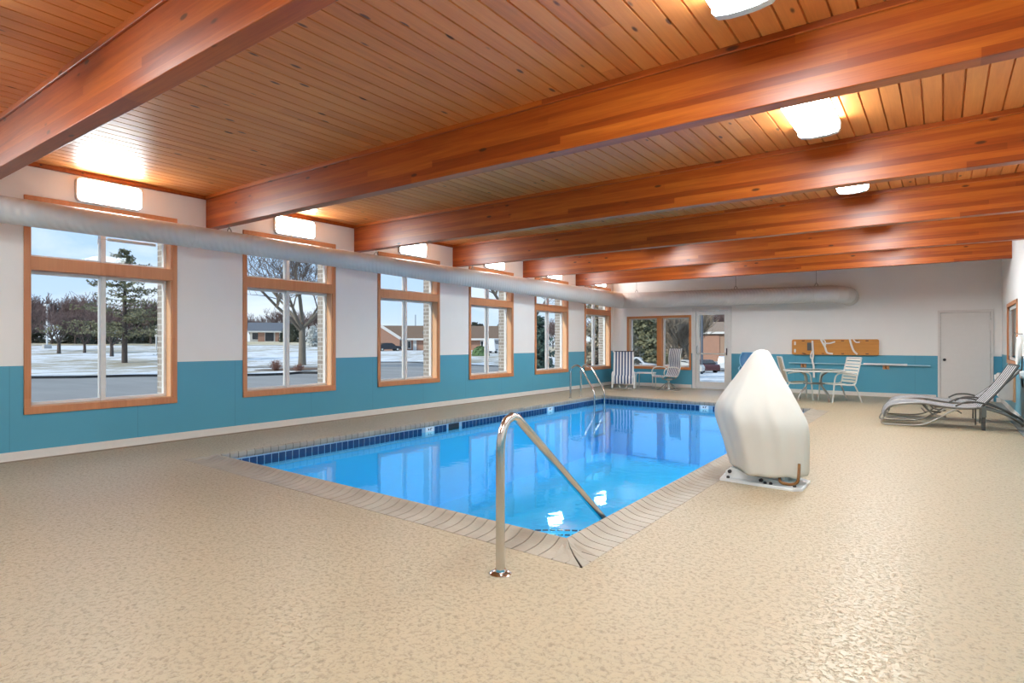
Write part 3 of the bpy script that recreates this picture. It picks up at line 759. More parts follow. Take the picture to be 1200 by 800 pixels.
# ------------------------------------------------------------------ furniture
def sheet(path, x0, x1, th, cols=2, m=None, nm='sling', parent=None):
    """sling following a path of (y,z) points, spanning x0..x1"""
    P = catmull([(0, y, z) for y, z in path], 6)
    grid = [[(x0+(x1-x0)*j/(cols-1), p.y, p.z) for j in range(cols)] for p in P]
    return MB().slab(grid, th).build(nm, m, parent)

# chaise: local +x points to the head, y across, striped sling
def make_chaise(name, label, loc, rz, tilt, thick):
    r = thing(name, label, 'chaise lounge', loc, rz, None)
    W = .33
    hx, hz = 1.36, .345
    seat = [(.02, .14), (.05, .24), (.12, .315), (.24, .355), (.42, .375), (.62, .375), (.82, .345), (1.05, .325), (1.22, .33), (hx, hz)]
    P = catmull([(x, 0, z) for x, z in seat], 5)
    g = [[(p.x, -W+2*W*j/6, p.z) for j in range(7)] for p in P]
    MB().slab(g, .012).build('seat_sling', M['stripe_blk'], r)
    bl = .81; ct, st_ = cos(radians(tilt)), sin(radians(tilt))
    bp = [(hx+ct*d+.02*sin(pi*d/bl), hz+st_*d-.015*sin(pi*d/bl)) for d in [bl*k/8 for k in range(9)]]
    g = [[(x, -W+2*W*j/6, z) for j in range(7)] for x, z in bp]
    MB().slab(g, .012).build('back_sling', M['stripe_blk'], r)
    for s_ in (-1, 1):
        y = s_*(W+.012)
        MB().tube([(p.x, y, p.z-.004) for p in P], .016, 8).build('seat_rail', M['bronze'], r)
        MB().tube([(x, y, z) for x, z in bp], .015, 8).build('back_rail', M['darkleg'], r)
        # front foot loop sweeps along the floor and up to the seat
        L = catmull([(.02, y, .13), (-.02, y, .05), (.02, y, .018), (.22, y, .016), (.48, y, .022), (.66, y, .07), (.82, y, .17), (.96, y, .27), (1.06, y, .315)], 5)
        MB().tube(L, .013, 8).build('foot_loop', M['bronze_l'], r)
        MB().tube(catmull([(.60, y*.98, .37), (.66, y*.98, .27), (.74, y*.98, .2), (.9, y*.98, .18)], 4), .012, 8).build('brace', M['bronze'], r)
        # flat rear arm falling to the floor behind the backrest
        MB().tube(catmull([(1.30, y*1.04, .345), (1.50, y*1.04, .315), (1.75, y*1.04, .22), (1.96, y*1.04, .09), (2.03, y*1.04, .02)], 4), .017, 8).build('rear_rail', M['bronze'], r)
        MB().tube(catmull([(1.02, y*1.06, .355), (1.14, y*1.06, .42), (1.3, y*1.06, .43), (1.44, y*1.06, .40)], 4), .014, 8).build('armrest', M['darkleg'], r)
        if s_ > 0 or not thick:
            MB().tube([(hx+.03, y, .345), (hx+.03, y, 0)], .012, 8).build('leg', M['bronze'], r); continue
        lg = MB().box(hx+.005, hx+.055, y-.028, y+.028, .0, .36).build('leg', M['darkleg'], r, bevel=.004)
        MB().box(hx-.005, hx+.065, y-.036, y+.036, .20, .365).build('leg_bracket', M['bronze'], lg, bevel=.004)
    for x, z in ((.62, .235), (1.1, .25), (1.75, .22), (.06, .2)):
        MB().tube([(x, -W-.01, z), (x, W+.01, z)], .011, 8).build('cross_bar', M['bronze'], r)
    x, z = bp[-1]; MB().tube([(x, -W-.012, z), (x, W+.012, z)], .015, 8).build('top_bar', M['darkleg'], r)
    return r
cA = make_chaise('chaise_lounge', 'striped chaise lounge nearer the viewer, its backrest raised higher', (-.84, 11.82, 0), radians(6), 54, True)
cB = make_chaise('chaise_lounge', 'striped chaise lounge behind the nearer one, its backrest set lower', (-.84, 12.85, 0), radians(6), 43, False)
for c in (cA, cB): c['group'] = 'striped chaise lounges by the right wall'; c.scale = (.945, 1, 1)

# patio chair: local -y is forward
def make_patio(label, loc, rz, sling):
    r = thing('patio_chair', label, 'patio chair', loc, rz)
    W = .25
    back = [(.20, .40), (.245, .60), (.30, .80), (.345, 1.0)]
    for s_ in (-1, 1):
        x = s_*(W+.02)
        MB().tube(catmull([(x, .345, 1.0), (x, .30, .80), (x, .245, .60), (x, .20, .42), (x, .10, .385), (x, -.15, .40), (x, -.27, .40)], 5), .016, 8, flat=1.0).build('side_rail', M['greyf'], r)
        MB().tube(catmull([(x+s_*.03, .22, .62), (x+s_*.045, .05, .655), (x+s_*.045, -.16, .655), (x+s_*.04, -.26, .60), (x+s_*.025, -.29, .45), (x+s_*.02, -.31, .2), (x+s_*.015, -.33, 0)], 5), .017, 8).build('arm_leg', M['greyf'], r)
        MB().tube(catmull([(x, .16, .42), (x+s_*.01, .25, .25), (x+s_*.015, .34, 0)], 5), .016, 8).build('rear_leg', M['greyf'], r)
    MB().tube([(-W-.02, -.27, .40), (W+.02, -.27, .40)], .014, 8).build('front_bar', M['greyf'], r)
    MB().tube([(-W-.02, .345, 1.0), (W+.02, .345, 1.0)], .016, 8).build('top_bar', M['greyf'], r)
    if sling:
        P = catmull([(0, y, z) for y, z in [(-.27, .415), (-.1, .40), (.08, .395), (.18, .42), (.235, .60), (.29, .80), (.335, .99)]], 5)
        MB().slab([[(-W+2*W*j/4, p.y, p.z) for j in range(5)] for p in P], .01).build('sling', M['taupe'], r)
    else:
        for k in range(8):
            f = k/7; y = interp(.46+.50*f, [(a[1], a[0]) for a in back]); z = .46+.50*f
            d = Vector((0, .08, .2)).normalized()
            p0, p1 = Vector((0, y, z))-d*.027, Vector((0, y, z))+d*.027
            MB().slab([[(-W-.02, p0.y, p0.z), (0, p0.y+.012, p0.z), (W+.02, p0.y, p0.z)], [(-W-.02, p1.y, p1.z), (0, p1.y+.012, p1.z), (W+.02, p1.y, p1.z)]], .008).build('back_strap', M['strap'], r)
        for k in range(7):
            y = -.24+.062*k
            MB().slab([[(-W-.02, y, .405), (0, y, .392), (W+.02, y, .405)], [(-W-.02, y+.054, .405), (0, y+.054, .392), (W+.02, y+.054, .405)]], .008).build('seat_strap', M['strap'], r)
    return r
make_patio('cream strap patio chair on the right of the glass table', (-1.92, 15.42, 0), radians(-52), False)
make_patio('taupe sling patio chair on the left of the glass table', (-2.86, 15.45, 0), radians(112), True)

tb = thing('patio_table', 'round glass topped patio table with curved grey legs', 'table', (-2.42, 15.25, 0))
MB().lathe([(.62, .695), (.628, .70), (.628, .706), (.62, .71)], n=48).build('table_top', M['tableglass'], tb)
MB().tube([(.635*cos(t_), .635*sin(t_), .70) for t_ in [2*pi*j/48 for j in range(48)]], .017, 8, True).build('rim', M['greyf'], tb)
for k in range(4):
    a = radians(45+90*k+8); u = Vector((cos(a), sin(a), 0))
    P = [u*.42+Vector((0, 0, .69)), u*.36+Vector((0, 0, .66)), u*.24+Vector((0, 0, .58)), u*.21+Vector((0, 0, .45)), u*.24+Vector((0, 0, .33)), u*.36+Vector((0, 0, .20)), u*.43+Vector((0, 0, .1)), u*.44]
    MB().tube(catmull(P, 5), .018, 8).build('leg', M['bronze'] if k % 2 else M['bronze_l'], tb)
MB().tube([(.22*cos(t_), .22*sin(t_), .40) for t_ in [2*pi*j/24 for j in range(24)]], .012, 8, True).build('brace_ring', M['bronze'], tb)

# striped lounge chair by the corner, local -y forward
lc = thing('lounge_chair', 'upright lounge chair with broad blue and white stripes in the far left corner', 'lounge chair', (-7.60, 16.05, 0), radians(24))
W = .275
P = catmull([(0, y, z) for y, z in [(-.36, .16), (-.375, .28), (-.34, .365), (-.2, .375), (.02, .34), (.14, .37), (.22, .55), (.31, .80), (.38, 1.03), (.385, 1.07)]], 6)
MB().slab([[(-W+2*W*j/6, p.y, p.z) for j in range(7)] for p in P], .03).build('striped_sling', M['stripe_blue'], lc)
for s_ in (-1, 1):
    x = s_*(W+.035)
    MB().bar((x, -.36, .02), (x, -.27, .44), .045, .075).build('front_leg', M['whitef'], lc, bevel=.008)
    MB().bar((x, -.30, .43), (x, .24, .47), .05, .03).build('armrest', M['whitef'], lc, bevel=.008)
    MB().bar((x, .02, .36), (x, .40, .0), .04, .06).build('rear_leg', M['whitef'], lc, bevel=.008)
    MB().tube([(s_*(W+.012), p.y, p.z) for p in P[12:]], .014, 8).build('side_rail', M['whitef'], lc)
MB().tube([(-W, .39, 1.075), (W, .39, 1.075)], .016, 8).build('top_bar', M['bolt'], lc)
MB().tube(catmull([(-.15, -.30, .30), (-.13, -.31, .15), (-.06, -.32, .02), (.06, -.32, .02), (.13, -.31, .15), (.15, -.30, .30)], 5), .011, 8).build('bent_stand', M['greyf'], lc)
MB().tube([(-W-.03, -.355, .03), (W+.03, -.355, .03)], .010, 8).build('floor_bar', M['bronze_l'], lc)

# side table
stb = thing('side_table', 'small white side table between the two striped chairs', 'side table', (-7.14, 16.60, 0), radians(10))
MB().loft([[(a, b, z) for a, b in rrect(.56*q, .50*q, .12*q)] for q, z in ((.97, .43), (1, .435), (1, .455), (.97, .462))], True).build('table_top', M['whitef'], stb)
for a, b in ((-.23, -.19), (.23, -.19), (.23, .19), (-.23, .19)):
    MB().tube(catmull([(a*.9, b*.9, .435), (a*1.04, b*1.04, .38), (a*1.08, b*1.08, .2), (a*1.08, b*1.08, 0)], 4), .015, 8).build('leg', M['greyf'], stb)

# swivel rocker, local -y forward (sits facing the corner)
rk = thing('swivel_rocker', 'slim striped swivel rocker in front of the far double window', 'rocking chair', (-6.30, 16.25, 0), radians(-32))
W = .245
P = catmull([(0, y, z) for y, z in [(-.36, .375), (-.34, .405), (-.2, .405), (.0, .385), (.10, .40), (.15, .48), (.21, .68), (.20, .90), (.235, 1.13), (.26, 1.17)]], 6)
MB().slab([[(-W+2*W*j/6, p.y, p.z) for j in range(7)] for p in P], .014).build('striped_sling', M['stripe_rock'], rk)
for s_ in (-1, 1):
    x = s_*(W+.012)
    MB().tube([(x, p.y, p.z) for p in P], .014, 8).build('side_rail', M['greyf'], rk)
    MB().tube(catmull([(x, .16, .52), (x+s_*.03, .10, .62), (x+s_*.03, -.10, .65), (x+s_*.03, -.28, .63), (x+s_*.03, -.36, .54), (x+s_*.01, -.34, .44), (x, -.26, .405)], 5), .015, 8).build('arm', M['greyf'], rk)
MB().tube([(-W, .262, 1.17), (W, .262, 1.17)], .015, 8).build('top_bar', M['bolt'], rk)
MB().tube([(-W, -.36, .375), (W, -.36, .375)], .013, 8).build('front_bar', M['greyf'], rk)
MB().tube(catmull([(-.2, -.12, .37), (0, -.16, .30), (.2, -.12, .37)], 5)+[], .012, 8).tube(catmull([(-.2, .12, .37), (0, .16, .30), (.2, .12, .37)], 5), .012, 8).build('spring_frame', M['bronze_l'], rk)
MB().lathe([(.05, .02), (.03, .06), (.028, .26), (.10, .29), (.10, .31)], n=18).build('pedestal', M['greyf'], rk)
for k in range(4):
    a = radians(20+90*k); u = Vector((cos(a), sin(a), 0))
    MB().tube(catmull([u*.03+Vector((0, 0, .20)), u*.12+Vector((0, 0, .16)), u*.25+Vector((0, 0, .06)), u*.33+Vector((0, 0, .012))], 4), .013, 8).build('leg', M['bronze_l'], rk)
MB().tube([(.33*cos(t_), .33*sin(t_), .012) for t_ in [2*pi*j/32 for j in range(32)]], .010, 8, True).build('floor_ring', M['bronze_l'], rk)

# blue plastic chair behind the cover
bc = thing('plastic_chair', 'blue moulded plastic chair against the far wall behind the covered pool lift', 'chair', (-4.22, 16.72, 0), radians(16))
W = .24
g = []
for i in range(9):
    f = i/8; z = .68+.39*f; hw = W*(1-.25*max(0, f-.7)/.3)*(1-.18*max(0, .25-f)/.25)
    g.append([(hw*(-1+2*j/8), .18+.10*f+.05*(1-(2*j/8-1)**2), z) for j in range(9)])
bk = MB().slab(g, .02).build('backrest', M['bluepl'], bc)
edge = [g[i][0] for i in range(9)]+[g[8][j] for j in range(1, 9)]+[g[i][8] for i in range(7, -1, -1)]+[g[0][j] for j in range(7, 0, -1)]
MB().tube(edge, .012, 8, True).build('rim', M['bluerim'], bk)
MB().slab([[(-.23+.46*j/5, -.24+.46*i/5, .44-.02*sin(pi*i/5)*sin(pi*j/5)) for j in range(6)] for i in range(6)], .02).build('seat', M['bluepl'], bc)
for s_ in (-1, 1):
    MB().tube(catmull([(s_*.22, .23, .70), (s_*.26, .15, .66), (s_*.275, -.05, .64), (s_*.26, -.2, .60), (s_*.25, -.24, .44)], 5), .018, 8).build('arm', M['bluerim'], bc)
    MB().bar((s_*.22, -.22, .44), (s_*.25, -.26, 0), .045, .045).build('leg', M['bluepl'], bc)
    MB().bar((s_*.21, .20, .70), (s_*.24, .30, 0), .045, .045).build('leg', M['bluepl'], bc)

# spine board on the far wall
sb = thing('spine_board', 'varnished wooden spine board with white straps hung on the far wall', 'rescue board', (-2.28, YF-.003, 1.225))
W_, H_ = 1.99, .405
body = MB(); P = rrect(W_, H_, .04)
body.prism(P, lambda a, b: (a, -.06, b), lambda a, b: (a, -.035, b)); body.build('board', M['board'], sb, bevel=.004)
for x in (-.95, ):
    for z in (-.1, .1): MB().prism(rrect(.045, .10, .02), lambda a, b: (x+.03+a, -.062, z+b), lambda a, b: (x+.03+a, -.0605, z+b)).build('hand_hole', M['white'], sb)
for x in (-.62, -.15, .30, .62, .84):
    for z in (-.165, .165):
        MB().prism(rrect(.07, .02, .009), lambda a, b: (x+a-.1, -.062, z+b), lambda a, b: (x+a-.1, -.0602, z+b)).build('hand_hole', M['bolt'], sb)
MB().box(-.62, -.52, -.09, -.06, -.09, .12).build('buckle_pad', M['buckle'], sb, bevel=.006)
for x in (-.5, .5): MB().box(x-.02, x+.02, -.036, .0, -.1, .1).build('cleat', M['woodsleeve'], sb)
def strap(pts, w=.045): 
    g = []
    P = catmull(pts, 5)
    for i, p in enumerate(P):
        q = P[min(i+1, len(P)-1)]-P[max(i-1, 0)]; q.y = 0; s_ = Vector((q.z, 0, -q.x)).normalized()*w/2
        g.append([p-s_, p+s_])
    return MB().slab(g, .006)
strap([(-.50, -.068, .17), (-.49, -.075, .0), (-.48, -.072, -.2), (-.50, -.07, -.35), (-.47, -.07, -.5), (-.46, -.07, -.8)]).build('strap', M['webbing'], sb)
strap([(-.50, -.078, -.1), (-.54, -.09, -.22), (-.52, -.09, -.30), (-.47, -.078, -.28)], .03).build('strap', M['webbing'], sb)
strap([(-.30, -.068, .205), (-.25, -.075, .1), (-.20, -.075, .0), (-.15, -.07, -.14), (-.02, -.068, -.17)]).build('strap', M['webbing'], sb)
strap([(-.22, -.08, .10), (-.1, -.08, .10), (.03, -.07, .14)], .035).build('strap', M['webbing'], sb)
strap([(-.27, -.07, .21), (-.20, -.082, .15), (-.19, -.082, .04)], .03).build('strap', M['webbing'], sb)
strap([(.36, -.068, .205), (.40, -.075, .05), (.45, -.075, -.09), (.53, -.068, -.18)]).build('strap', M['webbing'], sb)
strap([(.44, -.07, .20), (.50, -.078, .13), (.58, -.07, .13)], .03).build('strap', M['webbing'], sb)

# rescue pole
pv = thing('rescue_pole', 'long white telescopic pole lying along the blue far wall', 'pole', (-1.8, YF, .80))
MB().tube([(.18, -.06, .005), (1.06, -.06, .0)], .026, 12).build('outer_tube', M['pole'], pv)
MB().tube([(-1.55, -.06, .0), (1.56, -.06, -.01)], .014, 10).build('inner_tube', M['polethin'], pv)
MB().tube([(1.04, -.06, 0), (1.10, -.06, 0)], .03, 12).build('lock_collar', M['pole'], pv)
for x, lab in ((-1.35+.0, 'brown bracket under the pole near its right part'),):
    b = thing('pole_bracket', 'brown wall hook holding the white pole', 'bracket', (-1.14, YF, .74))
    MB().box(-.07, .07, -.012, 0, -.06, .05).build('plate', M['woodsleeve'], b, bevel=.004)
    MB().tube(catmull([(0, -.01, -.02), (0, -.05, -.035), (0, -.095, -.01), (0, -.10, .04)], 4), .014, 8).build('hook', M['rust'], b)
b2 = copy_tree(b); b2.location = (-3.0, YF, .74); b2['label'] = 'brown wall hook under the thin left end of the pole'; 

# wall heater below the right window
ht = thing('wall_heater', 'grey box heater in a wooden sleeve on the right wall', 'heater', (XR, 14.75, .28))
MB().box(-.03, 0, -.55, .55, -.03, .53).build('sleeve', M['woodsleeve'], ht, bevel=.004)
bd = MB(); bd.prism([(-.03, 0), (-.20, 0), (-.245, .06), (-.245, .42), (-.20, .47), (-.03, .47)], lambda a, b: (a, -.48, b), lambda a, b: (a, .48, b)); bd.build('casing', M['heater'], ht, bevel=.006)
gr = MB()
for k in range(6): gr.box(-.252, -.244, -.42, .42, .08+.045*k, .105+.045*k)
gr.build('grille', M['whitef'], ht)
MB().box(-.255, -.24, .1, .44, .35, .43).build('control_panel', M['vinyl'], ht)

# rope and cord on the right wall
rp = thing('rope_coil', 'coil of white rope hanging on the right wall', 'rope', (XR, 13.05, 1.42))
for k in range(5):
    a = .10+.012*k; P = [(-.035-.008*k, a*1.15*sin(t_)+.012*k, -.16+ (.20+.012*k)*cos(t_)-.02*k) for t_ in [2*pi*j/20 for j in range(20)]]
    MB().tube(P, .011, 8, True).build('loop', M['webbing'], rp)
MB().tube(catmull([(-.04, .08, -.3), (-.05, .22, -.34), (-.05, .30, -.2), (-.05, .24, -.1), (-.05, .10, -.12)], 5), .010, 8).build('loose_end', M['webbing'], rp)
MB().tube([(0, 0, .07), (-.09, 0, .07), (-.10, 0, .10)], .009, 8).build('hook', M['wire'], rp)
cd = thing('hanging_cord', 'black cord looping from a white socket on the blue right wall', 'cord', (XR, 12.72, .82))
MB().tube(catmull([(-.03, 0, .3), (-.03, .10, .16), (-.03, .15, -.02), (-.03, .08, -.17), (-.03, -.05, -.19), (-.04, -.1, -.08), (-.05, -.02, 0)], 6), .008, 8).build('cable', M['black'], cd)
MB().loft([[(-.07+.0, a, b) for a, b in rrect(.10, .12, .03)], [(0, a, b) for a, b in rrect(.12, .14, .03)]], True).build('socket', M['whitef'], cd)
dr = MB().box(.93, XR-.02, 9.0, 17.0, 0, .006)
o = dr.build('drain_cover', M['greydrain'], None, bevel=.002); tag(o, 'long grey drain cover set in the deck along the right wall', 'drain')
for k in range(3): MB().box(.932, XR-.022, 11.0+2*k, 11.012+2*k, .006, .0075).build('joint', M['bolt'], o, ang=0)

# ------------------------------------------------------------------ exterior
YAW = atan2(505, 696)
FW_ = Vector((-sin(YAW), cos(YAW), 0)); RT_ = Vector((cos(YAW), sin(YAW), 0))
def bearing(px): return YAW - atan2((px-600)/696, 1)          # angle from +y towards -x
def ground_z(x, y):
    th = atan2(-x, y); r = sqrt(x*x+y*y)
    left = smooth(bearing(440), bearing(405), th); far = smooth(bearing(672), bearing(705), th)
    d = r*cos(th-YAW)
    up = interp(d, [(34, -.2), (50, .20), (75, .75), (110, 1.2), (150, 1.5), (400, 1.5)])
    dn = interp(d, [(14, -.2), (18, -.25), (30, -.8), (50, -1.6), (75, -2.25), (120, -2.4), (400, -2.4)])
    return -.2*(1-left-far) + up*left + dn*far
def at(px, d):
    v = FW_*d + RT_*((px-600)/696*d); return Vector((v.x, v.y, ground_z(v.x, v.y)))
def exit_r(th):
    dx, dy = -sin(th), cos(th); t_ = 1e9
    if dx < 0: t_ = min(t_, (XL-.38)/dx)
    if dy > 0: t_ = min(t_, (YF+.38)/dy)
    return t_
ths = [radians(-8+118*i/150) for i in range(151)]
def fan(th_list, r0f, r1f, nr, dz, th_=0, skirt=0):
    mb = MB(); n_ = len(th_list); o = 0
    for k in range(nr+1):
        f = k/nr
        for th in th_list:
            a, b = r0f(th), r1f(th); r = a*(b/a)**f
            x, y = -sin(th)*r, cos(th)*r; mb.v.append((x, y, ground_z(x, y)+dz))
    for k in range(nr):
        for i in range(n_-1): mb.face((k*n_+i, k*n_+i+1, (k+1)*n_+i+1, (k+1)*n_+i))
    if skirt:
        b0 = len(mb.v)
        for i in range(n_): x, y, z = mb.v[i]; mb.v.append((x, y, z-skirt))
        for i in range(n_-1): mb.face((i, i+1, b0+i+1, b0+i), 1)
    return mb
struct(fan(ths, exit_r, lambda th: 420, 46, 0), 'ground_outside', M['asphalt'], 'grey wet pavement outside the windows', 'ground', ang=180, fix=False)
curb = [(-300, 30), (-100, 26), (33, 25.3), (90, 25.6), (150, 26.6), (300, 27.3), (330, 28), (350, 29.3), (385, 29.0), (402, 31), (412, 34)]
def pl_of(th): return 600+696*math.tan(YAW-th)
def band(px0, px1, d0, d1, nr, name, m, label, dz=.02, n_=60, skirt=.0, cat='snow'):
    tl_ = [bearing(px0)+(bearing(px1)-bearing(px0))*i/n_ for i in range(n_+1)]
    f0 = d0 if callable(d0) else (lambda p: d0); f1 = d1 if callable(d1) else (lambda p: d1)
    o = struct(fan(tl_, lambda th: f0(pl_of(th))/cos(th-YAW), lambda th: f1(pl_of(th))/cos(th-YAW), nr, dz, skirt=skirt), name, [m, M['curb']], label, cat, ang=180, fix=False)
    return o
band(-300, 418, lambda p: interp(p, curb), 130, 40, 'snow_lawn', M['snow'], 'patchy snow on the lawn outside the first two windows', .11, 80, .12)
band(424, 600, lambda p: interp(p, [(424, 46), (480, 46), (500, 44), (570, 38.5), (600, 37)]), 118, 24, 'snow_lawn', M['snow'], 'patchy snow outside the third and fourth windows', .05, 50, .06)
band(604, 690, 31, 60, 20, 'snow_lawn', M['snowlot'], 'patchy snow outside the fifth window', .05, 40, .05)
band(604, 690, 60, 200, 20, 'field_outside', M['field'], 'tan winter field beyond the fifth window', .06, 40, 0, 'field')
band(694, 900, 17.5, 70, 40, 'snow_lot', M['snowlot'], 'snowy parking lot beyond the far wall', .03, 60, 0)
band(-300, 418, 80, 135, 10, 'field_outside', M['field'], 'tan grass strip beyond the snowy lawn', .14, 60, 0, 'field')
band(285, 385, 33.5, 35.0, 2, 'driveway', M['asphalt'], 'grey driveway crossing the snowy lawn', .13, 30, 0, 'driveway')

# trees
def bare_mesh(seed, h, spread, trunk_r, fork, levels, kids_n, droop=.0, twig_r=.012, up=.35, first=5):
    R = random.Random(seed); tr = MB(); tw = MB()
    def grow(p, d, L, r, lv):
        n_ = 4; pts = [p]; rs = [r]; q = p.copy(); dd = d.copy()
        for i in range(n_):
            dd = (dd + Vector((R.uniform(-1, 1), R.uniform(-1, 1), R.uniform(-.6, .8)+up*.3))*.17 - Vector((0, 0, droop*.12*lv))).normalized()
            q = q + dd*(L/n_); pts.append(q.copy()); rs.append(r*(1-.55*(i+1)/n_))
        (tr if lv <= 1 else tw).tube(pts, [max(x, twig_r) for x in rs], 6 if lv <= 1 else 3, caps=False)
        if lv >= levels: return
        for k in range(kids_n[lv]):
            i = R.randint(1 if lv else 2, n_); b = pts[i]; base = (pts[i]-pts[i-1]).normalized()
            ax = Vector((R.uniform(-1, 1), R.uniform(-1, 1), R.uniform(-.15, .8))).normalized()
            nd = (base*(.75) + ax*.85*spread + Vector((0, 0, up*.4))).normalized()
            grow(b, nd, L*R.uniform(.5, .78), max(rs[i]*.62, twig_r), lv+1)
    T = fork*h; pts = [Vector((0, 0, -.3)), Vector((0, 0, .05)), Vector((.02, 0, T*.5)), Vector((0, .02, T))]
    tr.tube(pts, [trunk_r*1.5, trunk_r*1.15, trunk_r*.95, trunk_r*.85], 10)
    for k in range(first):
        a = 2*pi*(k+R.uniform(-.25, .25))/first; tilt = R.uniform(.35, .85)*spread
        if k == 0: tilt *= .3
        grow(Vector((0, 0, T*R.uniform(.88, 1.0))), Vector((cos(a)*tilt, sin(a)*tilt, 1)).normalized(), h*(1-fork)*R.uniform(.45, .6), trunk_r*R.uniform(.42, .58), 0)
    return tr, tw
def bare_tree(name, label, loc, args, mats, group=None, rz=0):
    tr, tw = bare_mesh(*args); r = thing(name, label, 'tree', loc, rz, group)
    tr.build('trunk', mats[0], r, fix=False, ang=60); tw.build('twigs', mats[1], r, fix=False, ang=0)
    return r
def conifer_mesh(seed, h, rad, trunk_r, clear, sparse, tuft, droop=.25, nwh=22, irregular=.35, shape=1.0):
    R = random.Random(seed); tr = MB(); fo = MB()
    tr.tube([(0, 0, -.3), (0, 0, h*.3), (.03, 0, h*.65), (0, 0, h)], [trunk_r*1.2, trunk_r, trunk_r*.55, .02], 9)
    for k in range(nwh):
        f = k/(nwh-1); z = h*(clear+(1-clear)*f*.985); L0 = rad*(1-f)**shape+.12
        nb = R.randint(4, 6) if sparse < .5 else R.randint(5, 8)
        for b in range(nb):
            if R.random() < sparse*.5: continue
            a = R.uniform(0, 2*pi); L = L0*R.uniform(1-irregular, 1+irregular*.4)
            n_ = max(3, int(L/.35)); p0 = Vector((0, 0, z)); P = [p0]
            for i in range(1, n_+1):
                q = i/n_; P.append(p0+Vector((cos(a)*L*q, sin(a)*L*q, -droop*L*q*q+.22*L*q*(1 if droop < .3 else .4))))
            tr.tube(P, [max(.008, .03*(1-i/n_)*trunk_r/.15) for i in range(n_+1)], 3, caps=False)
            for i in range(1, n_+1):
                for _ in range(int(5*(1.2-sparse))):
                    c = P[i]+Vector((R.uniform(-1, 1), R.uniform(-1, 1), R.uniform(-.7, .5)))*tuft*1.1
                    for _q in range(4):
                        d = Vector((R.uniform(-1, 1), R.uniform(-1, 1), R.uniform(-.8, .6))).normalized()*tuft; e = d.orthogonal().normalized()*tuft*.28
                        e = Matrix.Rotation(R.uniform(0, 6.28), 3, d) @ e
                        o = len(fo.v); fo.v += [tuple(c-e*.6), tuple(c+d*.55-e), tuple(c+d), tuple(c+d*.55+e)]; fo.face((o, o+1, o+2, o+3))
    return tr, fo
def conifer(name, label, loc, args, mats, group=None, rz=0, **kw):
    tr, fo = conifer_mesh(*args, **kw); r = thing(name, label, 'tree', loc, rz, group)
    tr.build('trunk', mats[0], r, fix=False, ang=60); fo.build('foliage', mats[1], r, fix=False, ang=0)
    return r
def shrub(name, label, loc, rad, hh, m, seed, nst=70):
    R = random.Random(seed); r = thing(name, label, 'shrub', loc); mb = MB()
    for k in range(nst):
        a = R.uniform(0, 2*pi); t_ = R.uniform(.1, 1.0); e = Vector((cos(a)*rad*t_, sin(a)*rad*t_, hh*sqrt(max(.05, 1-t_*t_*.8))*R.uniform(.75, 1)))
        mid = e*.5+Vector((R.uniform(-.05, .05), R.uniform(-.05, .05), .06*hh))
        mb.tube([(0, 0, 0), mid, e], [.012, .009, .005], 3, caps=False)
        for j in range(4):
            s_ = mid.lerp(e, R.random()); q = s_+Vector((R.uniform(-1, 1), R.uniform(-1, 1), R.uniform(-.2, 1)))*.22*rad
            mb.tube([s_, q], [.007, .004], 3, caps=False)
    mb.build('stems', m, r, fix=False, ang=0); return r

GT = 'far trees beyond the lawn'
conifer('pine_tree', 'tall sparse pine standing on the snow outside the first window', at(146, 38.5), (11, 7.4, 3.6, .15, .24, .5, .17), (M['barkdark'], M['needle']), droop=.12, nwh=18, irregular=.55, shape=.75)
crab = (21, 4.3, 1.25, .14, .26, 3, (4, 5, 5), .0, .016, .25, 6)
c1 = bare_tree('crabapple_tree', 'low reddish bare tree with forked trunk left of the window mullion', at(69, 52), crab, (M['barkdark'], M['twigred']), 'bare crabapple trees on the snow')
dup(c1, at(99, 54), 1.3, 'small reddish bare tree nearest the white window mullion', .85)
dup(c1, at(131, 47), 2.4, 'reddish bare tree right of the mullion behind the pine', .95)
dup(c1, at(24, 56), 3.9, 'reddish bare tree at the left edge of the first window', 1.05)
lp = thing('lamp_post', 'tall white lamp post on the snow outside the first window', 'lamp post', at(55, 66))
MB().tube([(0, 0, .3), (0, 0, 4.9)], .09, 8).build('pole', M['polew'], lp); MB().box(-.35, .35, -.35, .35, -.1, .55).build('footing', M['concrete'], lp); MB().box(-.5, .15, -.15, .15, 4.85, 5.05).build('lamp_head', M['polew'], lp)
sp = thing('sign_post', 'slim white post at the right of the first window view', 'post', at(183, 62)); MB().tube([(0, 0, -.1), (0, 0, 2.6)], .07, 8).build('pole', M['polew'], sp); MB().box(-.3, .3, -.03, .03, 1.5, 2.5).build('panel', M['trimw'], sp)
conifer('small_spruce', 'small dark evergreen by the white post', at(193, 50), (15, 1.3, .6, .05, .05, .2, .12), (M['barkdark'], M['needle']), nwh=9)
